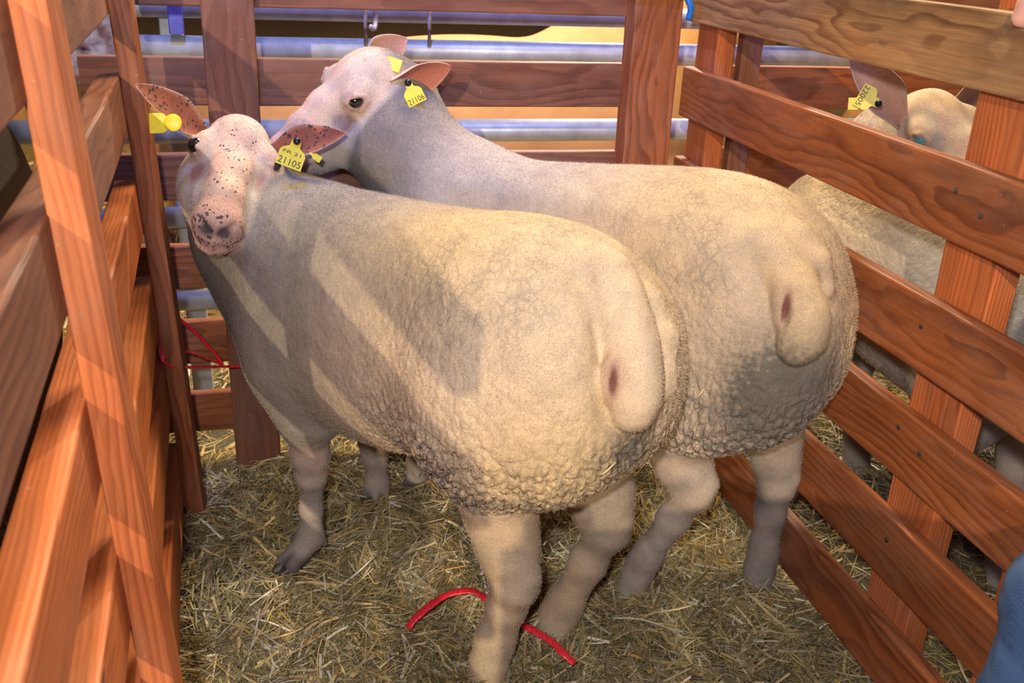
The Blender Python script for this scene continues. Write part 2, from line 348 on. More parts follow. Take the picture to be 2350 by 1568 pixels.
# right hurdle, running towards the camera
rt = empty('wooden_hurdle', (.965,1.5,0)); tag(rt, 'wooden hurdle along the right side of the pen with wavy grained top board', 'fence panel')
HZ = lambda z: 1.2-(1.2-z)*1.0158
for i, (zt, zb) in enumerate((HZ(a_), HZ(b_)) for a_, b_ in ((1.125,1.020),(.920,.808),(.713,.598),(.527,.417),(.344,.232),(.160,.05))):
    board('rail', (.978,2.20,(zt+zb)/2-.002), (.978,.87,(zt+zb)/2-.002), zt-zb, .026, (-1,0,0), M['wood_pale'] if i < 1 else M['wood_red'], rt, bev=.004)
board('upright', (1.014,1.165,-.03), (1.014,1.165,1.15), .115, .045, (-1,0,0), M['wood_orange'], rt)
board('upright', (1.014,2.145,-.03), (1.014,2.145,1.15), .11, .045, (-1,0,0), M['wood_orange'], rt)
board('upright', (1.014,.915,-.03), (1.014,.915,1.15), .08, .045, (-1,0,0), M['wood_orange'], rt)
nails(rt, [(.9645,y,z) for z, y in ((.855,1.13),(.875,1.19),(.66,1.20),(.47,1.14),(.485,1.20),(.29,1.17))], (-1,0,0))
# left hurdle, leaning outwards a little
lf = empty('wooden_hurdle', (-.18,1.4,0)); tag(lf, 'leaning wooden hurdle along the left side with two upright battens', 'fence panel')
def lx(y, z): return -.115-.044*y-.045*z
for i, (zt, zb) in enumerate(((1.125,1.030),(.930,.825),(.735,.635),(.545,.445),(.368,.27),(.18,.08))):
    zc = (zt+zb)/2
    board('rail', (lx(1.90,zc)-.020,1.90,zc), (lx(.20,zc)-.020,.20,zc), zt-zb, .040, (1,-.044,.045), M['wood_orange'] if i > 1 else M['wood_grey'], lf, bev=.004)
for y, nm in ((1.0,'batten'),(1.90,'batten')):
    board(nm, (lx(y,-.02)+.018,y,-.02), (lx(y,1.17)+.018,y,1.17), .055, .036, (1,-.044,.045), M['wood_orange'] if y < 1.5 else M['wood_red'], lf)
nr = empty('wooden_hurdle', (.35,.14,0)); tag(nr, 'added low boarded hurdle below the view, blocking warm light from floor and legs', 'fence panel')  # unseen hurdle, added to keep the warm spotlight off floor and legs
for zc in (.76,.65,.54,.43,.32,.21,.10):
    board('rail', (-.16,.15,zc), (1.2,.15,zc), .107, .028, (0,-1,0), M['wood_red'], nr)
for x in (-.08,1.1): board('post', (x,.18,-.02), (x,.18,.84), .08, .030, (0,-1,0), M['wood_red'], nr)
# hurdle beyond, closing the neighbouring pen
ad = empty('wooden_hurdle', (1.8,2.11,0)); tag(ad, 'dark maroon hurdle closing the neighbouring pen at the upper right', 'fence panel')
for zt, zb in ((1.125,1.028),(.925,.83),(.738,.642),(.545,.449),(.371,.272)):
    board('rail', (1.045,2.125,(zt+zb)/2), (2.7,2.125,(zt+zb)/2), zt-zb, .028, (0,-1,0), M['wood_red'], ad)
board('post', (1.075,2.095,-.01), (1.075,2.095,1.16), .05, .030, (0,-1,0), M['wood_grey'], ad); board('post', (2.3,2.095,-.01), (2.3,2.095,1.16), .10, .030, (0,-1,0), M['wood_red'], ad)

# ------------------------------------------------------------------ sdf tools
def rcone(P, a, b, ra, rb):
    a = np.asarray(a, np.float32); b = np.asarray(b, np.float32); ab = b-a; t = np.clip(((P-a)@ab)/(ab@ab), 0, 1)
    return np.linalg.norm(P-a-t[:,None]*ab, axis=1)-(ra+(rb-ra)*t)
def ell(P, c, r, ax=None):
    q = P-np.asarray(c, np.float32)
    if ax is not None: q = q@np.asarray(ax, np.float32).T
    r = np.asarray(r, np.float32); k0 = np.linalg.norm(q/r, axis=1); k1 = np.linalg.norm(q/(r*r), axis=1)+1e-9
    return k0*(k0-1)/k1
def smin(a, b, k):
    h = np.maximum(k-np.abs(a-b), 0)/k; return np.minimum(a, b)-h*h*k*.25
def smax(a, b, k): return -smin(-a, -b, k)
def chain(P, pts, k=.02):
    d = None
    for (a, ra), (b, rb) in zip(pts[:-1], pts[1:]):
        e = rcone(P, a, b, ra, rb); d = e if d is None else smin(d, e, k)
    return d
def nets(fn, lo, hi, h):
    lo = np.array(lo, float); n = (np.ceil((np.array(hi)-lo)/h/4).astype(int)+1)*4
    H = 4; cn = n//H; gc = [lo[i]+(np.arange(cn[i])+.5)*H*h-.5*h for i in range(3)]
    C = np.stack(np.meshgrid(*gc, indexing='ij'), -1).reshape(-1,3).astype(np.float32)
    dc = fn(C).reshape(cn); D = np.repeat(np.repeat(np.repeat(dc, H, 0), H, 1), H, 2).astype(np.float32)
    m = np.abs(D) < 7.*h; idx = np.nonzero(m)
    P = np.stack([lo[i]+idx[i]*h for i in range(3)], -1).astype(np.float32)
    out = np.empty(len(P), np.float32)
    for s in range(0, len(P), 400000): out[s:s+400000] = fn(P[s:s+400000])
    D[m] = out; sg = D < 0
    c = sg[:-1,:-1,:-1].astype(np.int8)*0
    for i in (0,1):
        for j in (0,1):
            for k in (0,1): c += sg[i:n[0]-1+i, j:n[1]-1+j, k:n[2]-1+k]
    act = (c > 0) & (c < 8); ai = np.stack(np.nonzero(act), -1); vid = -np.ones(act.shape, np.int64); vid[act] = np.arange(len(ai))
    acc = np.zeros((len(ai),3)); cnt = np.zeros(len(ai))
    cor = [(i,j,k) for i in (0,1) for j in (0,1) for k in (0,1)]
    for p in cor:
        for ax in range(3):
            if p[ax]: continue
            q = list(p); q[ax] = 1
            a = D[ai[:,0]+p[0], ai[:,1]+p[1], ai[:,2]+p[2]]; b = D[ai[:,0]+q[0], ai[:,1]+q[1], ai[:,2]+q[2]]
            x = (a < 0) != (b < 0); t = np.where(x, a/(a-b+1e-12), 0); pos = np.tile(np.array(p, float), (len(ai),1)); pos[:,ax] += t
            acc += pos*x[:,None]; cnt += x
    V = lo+(ai+acc/cnt[:,None])*h; Fs = []
    for ax in range(3):
        u, v = [(1,2),(2,0),(0,1)][ax]
        sl = [slice(1,-1)]*3; s0 = list(sl); s1 = list(sl); s0[ax] = slice(0,-1); s1[ax] = slice(1,None)
        A = sg[tuple(s0)]; B = sg[tuple(s1)]; e = np.stack(np.nonzero(A != B), -1)
        off = np.ones(3, int); off[ax] = 0; e0 = e+off; flip = A[tuple(e.T)]
        def g(du, dv):
            q = e0.copy(); q[:,u] += du; q[:,v] += dv; return vid[tuple(q.T)]
        q = np.stack([g(-1,-1), g(0,-1), g(0,0), g(-1,0)], 1); q[~flip] = q[~flip][:, ::-1]; Fs.append(q)
    F = np.concatenate(Fs); F = F[(F >= 0).all(1)]
    return V, F
def normals(V, F):
    a = np.cross(V[F[:,2]]-V[F[:,0]], V[F[:,3]]-V[F[:,1]]); N = np.zeros_like(V)
    for k in range(4):
        for c in range(3): N[:,c] += np.bincount(F[:,k], a[:,c], len(V))
    return N/(np.linalg.norm(N, axis=1, keepdims=True)+1e-12)
def worley(P, sc, seed=0, aniso=(1,1,1)):
    Q = P*sc*np.array(aniso); I = np.floor(Q).astype(np.int64); best = np.full(len(P), 9.); sec = best.copy()
    for i in (-1,0,1):
        for j in (-1,0,1):
            for k in (-1,0,1):
                c = I+np.array((i,j,k)); hsh = (c[:,0]*73856093) ^ (c[:,1]*19349663) ^ (c[:,2]*83492791) ^ (seed*7919)
                o = np.stack([((hsh*m_) & 0xffff)/65535. for m_ in (1103515245, 69069, 1664525)], -1)
                d = np.linalg.norm(c+o-Q, axis=1); sec = np.minimum(np.maximum(d, best), sec); best = np.minimum(best, d)
    return best, sec
def lump(P, f, seed=0):
    r = np.random.default_rng(seed); v = np.zeros(len(P))
    for i in range(8):
        k = r.normal(0,1,3); k *= f*r.uniform(.6,1.5)/np.linalg.norm(k); v += np.sin(P@k+r.uniform(0,6))
    return v/8
def sstep(x, a, b):
    t = np.clip((x-a)/(b-a), 0, 1); return t*t*(3-2*t)

# ------------------------------------------------------------------ sheep
class Frame:                                   # body frame: s forward, t to its left, z up
    def __init__(f, P0, h):
        f.o = np.array([P0[0], P0[1], 0.]); h = np.array(h, float); h /= np.linalg.norm(h); f.A = np.array([[h[0],h[1],0],[-h[1],h[0],0],[0,0,1.]])
    def w(f, s, t, z): return f.o+np.array([s,t,z])@f.A
    def loc(f, P): return (P-f.o)@f.A.T
class Head:                                    # head frame: x to the muzzle, y to its left, z to the crown
    def __init__(f, c, fw, up, sc=1.):
        fw = np.array(fw, float); fw /= np.linalg.norm(fw); up = np.array(up, float); up -= fw*(up@fw); up /= np.linalg.norm(up)
        f.o = np.array(c, float); f.A = np.array([fw, np.cross(up, fw), up]); f.s = sc
    def w(f, x, y, z): return f.o+np.array([x,y,z])*f.s@f.A
    def loc(f, P): return (P-f.o)@f.A.T/f.s
def loft(q, st, p=2.3, k=1.):
    st = np.array(st); s = q[:,0]; S0 = st[:,0]
    a = np.interp(s, S0, st[:,3]); zt = np.interp(s, S0, st[:,1]); zb = np.interp(s, S0, st[:,2]); tc = np.interp(s, S0, st[:,4]) if st.shape[1] > 4 else 0.
    zc = (zt+zb)/2; b = (zt-zb)/2+1e-4; a = a+1e-4
    u = np.abs((q[:,1]-tc)/a); v = np.abs((q[:,2]-zc)/b); r = (u**p+v**p)**(1/p)
    d = (r-1)*np.minimum(a, b)*.9
    e = np.maximum(S0[0]-s, s-S0[-1]); return np.where(e > 0, np.maximum(d, e), d)
def resample(st, n=60):
    st = np.array(st, float); x = np.linspace(st[0,0], st[-1,0], n); out = [x]
    for c in range(1, st.shape[1]):
        # monotone smooth interpolation
        y = np.interp(x, st[:,0], st[:,c]); ker = np.array([1,4,6,4,1])/16.
        for _ in range(3):
            yp = np.concatenate([[y[0]]*2, y, [y[-1]]*2]); z_ = np.convolve(yp, ker, 'valid'); z_[0] = y[0]; z_[-1] = y[-1]; y = z_
        out.append(y)
    return np.stack(out, 1)
def head_sdf(q, fl=1.):
    """sheep head in its own frame, metres, muzzle at x about .2; fl = woolliness of the cheeks"""
    d = ell(q, (-.012,0,.000), (.072,.056,.060))
    d = smin(d, ell(q, (-.035,0,.022), (.045,.044,.040)), .03)                      # poll
    d = smin(d, ell(q, (-.012,0,.050), (.040,.036,.022)), .02)                      # topknot
    d = smin(d, chain(q, [((.015,0,.022),.040),((.07,0,.022),.029),((.125,0,.010),.026),((.165,0,-.004),.027)], .02), .025)   # roman nose
    for sg in (1,-1):
        d = smin(d, ell(q, (.018,sg*.045,.031), (.032,.023,.024)), .014)            # orbit
        d = smin(d, chain(q, [((.045,sg*.028,-.014),.030),((.10,sg*.017,-.022),.026),((.155,sg*.011,-.022),.025)], .02), .022)   # upper jaw
        d = smin(d, chain(q, [((-.030,sg*.034,-.058),.036),((.05,sg*.026,-.062),.028),((.13,sg*.010,-.052),.024)], .02), .025)  # lower jaw
        d = smin(d, ell(q, (.005,sg*.046,-.040), (.055+.012*fl,.024+.012*fl,.044)), .03)     # cheek
    d = smin(d, ell(q, (.176,0,-.014), (.030,.033,.032)), .02)                      # muzzle
    d = smin(d, ell(q, (.166,0,-.046), (.028,.026,.018)), .014)                     # chin
    for sg in (1,-1):
        d = smax(d, -ell(q, (.034,sg*.069,.034), (.0175,.013,.0125)), .006)           # socket
        d = smin(d, chain(q, [((.015,sg*.067,.036),.0035),((.028,sg*.0650,.0455),.0045),((.046,sg*.0560,.0385),.0035)], .004), .005)  # upper lid
        d = smin(d, chain(q, [((.015,sg*.068,.028),.0035),((.030,sg*.0660,.0205),.0036),((.047,sg*.0570,.029),.0035)], .004), .005)   # lower lid
        d = smax(d, -rcone(q, (.050,sg*.056,.028), (.066,sg*.048,.012), .0032,.002), .006)     # tear duct
        d = smax(d, -chain(q, [((.207,sg*.006,-.014),.0030),((.203,sg*.014,-.006),.0042),((.192,sg*.024,.003),.0040)], .004), .006) # nostril
        d = smax(d, -chain(q, [((.207,sg*.004,-.030),.0018),((.190,sg*.026,-.036),.0022),((.150,sg*.037,-.038),.0024)], .003), .005) # mouth
    d = smax(d, -rcone(q, (.209,0,-.012), (.208,0,-.030), .0022,.0018), .005)
    return d
def ear_mesh(root, dirv, nrm, L, Wd, cup=.55, th=.0035, droop=0.):
    """leaf shaped ear, hollow side towards nrm"""
    root = np.array(root); d = np.array(dirv, float); d /= np.linalg.norm(d); n = np.array(nrm, float); n -= d*(n@d); n /= np.linalg.norm(n); sd = np.cross(n, d)
    NU, NV = 26, 17; top = []; bot = []
    for i in range(NU):
        u = i/(NU-1); w = Wd*1.12*(.34+.66*sstep(u,-.05,.42))*max(1-max(u-.38,0)**1.55/.62**1.55,.015)**.80; cu = cup*(1.25-.75*u)
        c = root+d*L*u - np.array((0,0,1))*droop*u*u
        for j in range(NV):
            v = -1+2*j/(NV-1); ang = v*cu*1.4; rad = w/max(1.4*cu,.05)
            p = c+sd*rad*math.sin(ang)+n*(rad*(1-math.cos(ang)))
            nn = n*math.cos(ang)-sd*math.sin(ang)
            e = (1-abs(v)**4)*(.35+.65*(1-u))
            top.append(p); bot.append(p-nn*(th*(.5+e)))
    V = top+bot; F = []; mi = []; o = NU*NV
    for i in range(NU-1):
        for j in range(NV-1):
            a = i*NV+j; F.append((a, a+1, a+NV+1, a+NV)); F.append((o+a, o+a+NV, o+a+NV+1, o+a+1)); mi += [1,0]
    rim = [(i*NV) for i in range(NU)]; 
    for i in range(NU-1):
        F.append((i*NV, (i+1)*NV, o+(i+1)*NV, o+i*NV)); F.append((i*NV+NV-1, o+i*NV+NV-1, o+(i+1)*NV+NV-1, (i+1)*NV+NV-1)); mi += [0,0]
    for j in range(NV-1):
        a = (NU-1)*NV+j; F.append((a, a+1, o+a+1, o+a)); F.append((j, o+j, o+j+1, j+1)); mi += [0,0]
    inner = np.array([1.]*len(top)+[0.]*len(bot)); uu = np.array([i/(NU-1) for i in range(NU) for j in range(NV)]*2); vv = np.array([abs(-1+2*j/(NV-1)) for i in range(NU) for j in range(NV)]*2)
    return np.array(V), np.array(F), inner, uu, vv
CREAM = np.array((.60,.49,.385)); GREY = np.array((.29,.268,.24)); YEL = np.array((.66,.48,.22)); DIRT = np.array((.10,.095,.09))
PINK = np.array((.66,.42,.34)); PALE = np.array((.58,.53,.47)); LEG = np.array((.52,.45,.39))
def finish_sheep(name, root, V, F, attrs, ears, mat, origin):
    """body and ears become one mesh with its painted attributes"""
    Vs = [V]; Fs = [F]; cols = [attrs['Col']]; wo = [attrs['wool']]; sp = [attrs['spot']]; n = len(V)
    for e in ears:
        ev, ef, inner, uu, vv, cin, cout, spot = e
        Vs.append(ev); Fs.append(ef+n); n += len(ev)
        c = np.where(inner[:,None] > .5, cin, cout); rimm = np.clip((vv-.8)*5,0,1)[:,None]*.7; c = c*(1-rimm)+np.array(cout)*rimm
        dk = (inner*np.clip(1.1-uu*1.6,0,1)*np.exp(-(vv/.6)**2))[:,None]*.40; c = c*(1-dk)+np.array((.20,.07,.045))*dk
        cols.append(c); wo.append(np.zeros(len(ev))); sp.append(inner*spot)
    N = normals(Vs[0], Fs[0]); r = np.random.default_rng(5); nf = attrs.get('fuzz', 0)
    if nf:                                       # single standing hairs all over the coat
        fc = Fs[0][r.integers(0, len(Fs[0]), nf)]; fc = fc[r.random(nf) > .8*attrs['crack'][fc[:,0]]]; nf = len(fc); ww = r.dirichlet((1,1,1,1), nf)
        base = (Vs[0][fc]*ww[:,:,None]).sum(1); nn = (N[fc]*ww[:,:,None]).sum(1); cc = cols[0][fc[:,0]]; wl = wo[0][fc[:,0]]
        dr = nn+r.normal(0,.55,(nf,3))+np.array((0,0,-.35)); dr /= np.linalg.norm(dr, axis=1, keepdims=True)
        cw = attrs['crack'][fc[:,0]]; ln = (.0020+.0026*wl)*(1-.45*cw); cc = cc*(1-.28*cw[:,None])
        ln = ln+0*r.uniform(.5,1.3,nf); sd_ = np.cross(dr, r.normal(0,1,(nf,3))); sd_ /= np.linalg.norm(sd_, axis=1, keepdims=True); hw = .00035
        q_ = np.stack([base-nn*.001-sd_*hw, base-nn*.001+sd_*hw, base+dr*ln[:,None]+sd_*hw*.25, base+dr*ln[:,None]-sd_*hw*.25], 1)
        Vs.append(q_.reshape(-1,3)); Fs.append(np.arange(nf*4).reshape(nf,4)+n); n += nf*4
        cols.append(np.repeat(cc*r.uniform(.85,1.2,(nf,1)), 4, 0)); wo.append(np.zeros(nf*4)); sp.append(np.zeros(nf*4))
    V = np.concatenate(Vs); F = np.concatenate(Fs)
    o = mesh_obj('body', V, F, mat, root, origin=origin, smooth=True)
    me = o.data; c4 = np.ones((len(V),4), np.float32); c4[:,:3] = np.clip(np.concatenate(cols),0,1)
    me.color_attributes.new('Col','FLOAT_COLOR','POINT').data.foreach_set('color', c4.ravel())
    cr_ = [attrs['crack']]+[np.zeros(len(v_)) for v_ in Vs[1:]]
    for nm, arr in (('wool',wo),('spot',sp),('crack',cr_)):
        me.attributes.new(nm,'FLOAT','POINT').data.foreach_set('value', np.concatenate(arr).astype(np.float32))
    return o
def eye(H, sg, parent, mat, r=.0145):
    c = H.w(.0305, sg*.0590, .0345); V, F = uvsphere(c, (r*H.s*1.05, r*H.s, r*H.s), 20, 14, H.A)
    mesh_obj('eye', V, F, mat, parent, origin=c, smooth=True)
def blend(c, col, m): return c*(1-m[:,None])+np.asarray(col)*m[:,None]
def head_paint(q, col, wool, spot, hm, pink=PINK, sp=1., bold=1.):
    """skin of the face over the woollier cheeks; q in head frame, hm = how much a vertex belongs to the head"""
    x, y, z = q.T; ay = np.abs(y); n1 = np.clip(lump(q, 75., 3)*2.2+.5, 0, 1); n2 = np.clip(lump(q, 170., 4)*2.2+.5, 0, 1)
    col = blend(col, PALE*.93, hm)
    top = sstep(z-.010+x*.12, -.010, .014)
    stripe = hm*top*sstep(-ay, -.040, -.024)*sstep(x, -.01, .03); fore = hm*top*sstep(-x, -.06, -.02)
    col = blend(col, (.66,.47,.33), np.clip(fore*(.45+.5*n1),0,1)*.8*bold)
    col = blend(col, (.70,.45,.34), np.clip(stripe*(.55+.45*n1),0,1)*.85)
    col = blend(col, (.40,.36,.32), hm*sstep(n2,.62,.9)*.35*top)
    nose = hm*sstep(x, .135, .170); col = blend(col, (.60,.37,.34), nose*.75)
    tear = hm*np.exp(-(((x-.062)/.020)**2+((ay-.050)/.013)**2+((z-.006)/.022)**2)); col = blend(col, (.30,.15,.12), np.clip(tear*1.5,0,1)*(.6+.4*n2)*bold)
    eyer = hm*np.exp(-(((x-.030)**2+(ay-.061)**2+(z-.033)**2)/.019**2)); col = blend(col, (.42,.22,.19), np.clip(eyer*1.2,0,1)*.8)
    rim = hm*np.exp(-(((x-.032)**2+(ay-.063)**2+(z-.033)**2)/.0125**2)); col = blend(col, (.05,.03,.03), np.clip(rim*1.6-.5,0,1)*.9)
    nos = hm*np.exp(-(((x-.203)/.012)**2+((ay-.013)/.012)**2+((z+.006)/.010)**2)); col = blend(col, (.06,.05,.06), np.clip(nos*1.6,0,1)*.92)
    mth = hm*np.exp(-(((z+.034)/.0035)**2))*sstep(x,.14,.16); col = blend(col, (.25,.15,.14), mth*.5)
    bare = np.clip(stripe+fore+nose, 0, 1)
    wool = wool*(1-hm*.75); wool = wool*(1-.75*bare)
    spot = np.maximum(spot, sp*np.maximum(np.maximum(stripe*.70, fore*.28), nose*1.0)*(hm > .5))
    return col, wool, spot

def stag(parent, c, nrm, up, w, h, digits, front=True, btn='black', small=None):
    """yellow plastic ear tag: flag plate hanging from its stud, with printed number"""
    c = np.array(c); n = np.array(nrm, float); n /= np.linalg.norm(n); u = np.array(up, float); u -= n*(u@n); u /= np.linalg.norm(u); r = np.cross(u, n)
    prof = [(-.5,-1.),(.5,-1.),(.5,-.46),(.42,-.34),(.20,-.22),(.17,.02),(.10,.10),(-.10,.10),(-.17,.02),(-.20,-.22),(-.42,-.34),(-.5,-.46)]
    K = len(prof); V = []
    for z in (.0008,-.0008):
        for (a, b) in prof: V.append(c+r*a*w+u*b*h+n*z+n*(-.10*h*(b*b)*.5))
    F = [tuple(range(K)), tuple(reversed(range(K,2*K)))]+[(k,(k+1)%K,K+(k+1)%K,K+k) for k in range(K)]
    t = mesh_obj('ear_tag', V, [tuple(f) for f in F], M['tag_yellow'], parent, origin=c)
    if btn:
        ax = np.array([n, r, u]); V1, F1 = uvsphere(c+n*.003, (.0055,.0068,.0068) if btn == 'black' else (.0035,.015,.015), 18, 10, ax)
        mesh_obj('tag_stud', V1, F1, M['tag_black'] if btn == 'black' else M['tag_yellow'], t, origin=c, smooth=True)
    if digits:
        for txt, size, yy, wd in ((digits, h*.36, -.93, .88), (small, h*.17, -.52, .70)):
            if not txt: continue
            cu = bpy.data.curves.new('number','FONT'); cu.body = txt; cu.size = size; cu.align_x = 'CENTER'; cu.extrude = .0002; cu.resolution_u = 3
            tmp = bpy.data.objects.new('number', cu); COL.objects.link(tmp); bpy.context.view_layer.update()
            me = bpy.data.meshes.new_from_object(tmp.evaluated_get(bpy.context.evaluated_depsgraph_get())); COL.objects.unlink(tmp); bpy.data.objects.remove(tmp)
            co = np.array([v.co[:] for v in me.vertices]); sx = w*wd/max(np.ptp(co[:,0]),1e-6); co[:,0] *= sx
            pos = c+np.outer(co[:,0], r)+np.outer(co[:,1]+yy*h, u)+np.outer(co[:,2]+.0012-.05*h*((co[:,1]+yy*h)/h)**2, n)
            for v, p in zip(me.vertices, pos-c): v.co = p
            me.materials.append(M['ink']); o = bpy.data.objects.new('printed_number', me); COL.objects.link(o); o.parent = t; o.location = (0,0,0)
    return t

RES = .0036
def fluff(V, F, amount, wmask, seed):
    """real wool tufts pushed out along the surface"""
    N = normals(V, F); b1, b2 = worley(V, 66., seed, (1,1,.5)); b3, _ = worley(V, 120., seed+5)
    d = (1-np.exp(-np.clip(b2-b1,0,1)*6))*.85+.15*(1-b3); return V+N*((d-.6)*amount*wmask)[:,None]+N*(lump(V, 22., seed)*.004*wmask)[:,None]


def sheep(name, label, base, fr, st, H, hind, fore, neck, tail, res=RES, lo=None, hi=None, haunch=1., mat=None, ears=(), pal=None, curly=1., extra=None, vulva=None, hoofdark=(), paint=None, eye_mats=('eye','eye'), legr=1., cheek=1., spots=1., group=None, fl=1., fuzz=0, eye_r=.0145, press=None):
    w = fr.w; root = empty(name, base); tag(root, label, 'sheep', group)
    st = resample(st)
    def f(P):
        q = fr.loc(P); d = loft(q, st, 2.25)
        for sg in (1,-1):
            d = smin(d, ell(q, (.005,sg*.105,.53), (.148*haunch,.118*haunch,.172)), .032)      # haunches
            d = smin(d, ell(q, (-.095,sg*.088,.555), (.105,.090,.15)), .04)
            d = smin(d, ell(q, (.49,sg*.093,.50), (.10,.083,.165)), .06)                      # shoulders
        d = smin(d, chain(P, neck, .05), .07)
        for sg, (top, hk, ft, hoof) in hind.items():
            up = hk-ft; up /= np.linalg.norm(up)
            d = smin(d, chain(P, [(w(.02,sg*.095,.50),.085),(top,.054*legr),(top*.5+hk*.5,.045*legr),(hk,.036*legr)], .03), .03)
            bk_ = -fr.A[0]
            d = smin(d, rcone(P, hk+bk_*.012, hk+bk_*.026+np.array((0,0,.022)), .028*legr, .016*legr), .018)      # point of the hock
            d = smin(d, rcone(P, hk+bk_*.026+np.array((0,0,.022)), top+bk_*.02, .013*legr, .02*legr), .02)          # tendon
            d = smin(d, ell(P, hk-bk_*.006, (.031*legr,.031*legr,.036)), .015)
            d = smin(d, chain(P, [(hk,.033*legr),(hk*.6+ft*.4,.0305*legr),(ft+(hk-ft)*.12,.0295*legr),(ft,.032*legr)], .02), .02)
            d = smin(d, chain(P, [(ft,.031*legr),(hoof*.5+ft*.5,.030*legr),(hoof-np.array((0,0,.02)),.036*legr)], .02), .015)
        for sg, (top, kn, ft, hoof) in fore.items():
            d = smin(d, chain(P, [(w(.48,sg*.10,.43),.080),(top,.046),(top*.35+kn*.65,.031),(kn,.0265)], .03), .04)
            d = smin(d, ell(P, kn+np.array((-.004,-.004,.0)), (.0285,.0285,.034)), .012)
            d = smin(d, chain(P, [(kn,.0245),(kn*.45+ft*.55,.0205),(ft,.0255),(ft*.45+hoof*.55,.0225)], .015), .012)
            hd = hoof-ft; hd[2] = 0; hd /= np.linalg.norm(hd)+1e-9; sd = np.array((-hd[1],hd[0],0))
            for q_ in (1,-1):
                d = smin(d, chain(P, [(ft*.4+hoof*.6+sd*q_*.008,.018),(hoof+sd*q_*.013+hd*.012,.014),(hoof+sd*q_*.011+hd*.032-np.array((0,0,.008)),.007)], .01), .005)
                d = smin(d, rcone(P, ft-hd*.02+sd*q_*.012-np.array((0,0,.012)), ft-hd*.026+sd*q_*.013-np.array((0,0,.024)), .009,.005), .006)
        if extra: d = extra(P, q, d)
        if tail and tail.get('pts'):
            o1, o2 = tail['cuts']; tl = tail['pts']
            d = smax(d, -chain(P, [(a+np.array(o1)*min(i,1), .008) for i, (a, r) in enumerate(tl)], .02), .05)
            d = smax(d, -chain(P, [(a+np.array(o2)*min(i,1), .007) for i, (a, r) in enumerate(tl)], .02), .05)
            zt_, zb_ = tl[0][0][2], tl[-1][0][2]
            d = smin(d, chain(P, tail['rdg'], .02), .03)
            d = smin(d, chain(P, tl, .02), .008+.045*sstep(P[:,2], zb_+.35*(zt_-zb_), zt_))
            if vulva is not None:
                d = smin(d, ell(P, vulva, (.016,.016,.034)), .018); d = smax(d, -ell(P, vulva+np.array((-.006,-.018,0)), (.005,.010,.028)), .006)
        d = smin(d, head_sdf(H.loc(P), cheek)*H.s, .035)
        return smax(d, press(P), .03) if press else d
    def hit(px, py, lift=0.):
        dr = RC.T@np.array([px-1175., py-784., FPX]); dr /= np.linalg.norm(dr); tt = .9
        for _ in range(200):
            g_ = float(f((CAM+dr*tt)[None].astype(np.float32))[0]); tt += max(g_, .0004)*.7
            if g_ < .0006: break
        return CAM+dr*(tt-lift)
    if tail:
        tp = [(hit(x, y, lf), r) for x, y, r, lf in tail['px']]; vulva = hit(*vulva, .004) if vulva is not None else None
        if tail.get('dirt'): tail['dirt'] = [hit(*p_) for p_ in tail['dirt']]
        uu = np.linspace(0,1,len(tp)); pc = [np.polyfit(uu, np.array([p[0][k] for p in tp]), 3) for k in range(3)]; rc_ = np.polyfit(uu, np.array([p[1] for p in tp]), 3)
        rdg = [(hit(x, y, lf), r) for x, y, r, lf in tail['ridge']]; tail['rdg'] = rdg
        tail['pts'] = [(np.array([np.polyval(pc[k], u) for k in range(3)]), float(np.polyval(rc_, u))) for u in np.linspace(0,1,8)]
    V, F = nets(f, lo, hi, res)
    q = fr.loc(V); hq = H.loc(V); s, t, z = q.T
    hm = sstep(-(head_sdf(hq, cheek)*H.s), -.014, -.004)*sstep(hq[:,0], -.085, -.03)
    td = chain(V, tail['pts']) if tail else np.ones(len(V))
    tm = sstep(-td, -.008, .0); bare = sstep(-td, -.065, -.02)*sstep(z,.50,.58)
    zb = np.interp(s, st[:,0], st[:,2])
    legm = np.clip(sstep(zb-z, -.010, .018)*sstep(-s,-.30,-.15)+sstep(-z,-.32,-.27)*sstep(s,.15,.3), 0, 1)*(1-hm)
    rump = sstep(-s, -.34, -.04); low = sstep(-z, -.58, -.43)*rump
    wool = (.38+.58*rump*sstep(-z,-.82,-.62))*(1-legm*.85)*(1-tm*.8)*(1-bare*.7)
    cr, gy, yl, lg, tc_ = pal
    col = np.tile(np.array(gy), (len(V),1)); col = blend(col, cr, sstep(-s,-.46,-.12)*.9)
    ym = rump*np.clip(.35+lump(V,14.,2)*1.3,0,1)*sstep(z,.45,.6); col = blend(col, yl, ym*.42)
    col = blend(col, np.array(gy)*.50, sstep(s,.50,.66)*(1-hm)*.85)  # dirty grey neck and chest, with extra shade painted in against the warm light
    col = blend(col, lg, legm*.85); col = blend(col, tc_, tm*.85)
    mo = np.clip(lump(V,55.,12)*2+.5,0,1)*legm; col = blend(col, (.60,.42,.32), mo*.45); col = blend(col, (.22,.205,.19), np.clip(lump(V,70.,14)*2.2,0,1)*legm*.6); col = blend(col, (.30,.28,.26), legm*sstep(-z,-.20,-.08)*.55)
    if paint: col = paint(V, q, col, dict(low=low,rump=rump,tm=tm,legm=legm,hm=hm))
    if vulva is not None:
        vu = np.exp(-((V-vulva)**2@np.array((1/.014**2,1/.018**2,1/.032**2)))); col = blend(col, (.45,.24,.20), np.clip(vu*1.4,0,1)*.8); vu = np.exp(-((V-vulva-np.array((-.004,-.008,0)))**2@np.array((1/.006**2,1/.010**2,1/.024**2)))); col = blend(col, (.16,.06,.055), np.clip(vu*1.6,0,1)*.9)
    for hoof in hoofdark:
        hf = np.exp(-((V-hoof)**2@np.array((1/.045**2,1/.045**2,1/.022**2)))); col = blend(col, (.04,.035,.04), np.clip(hf*1.6-.3,0,1))
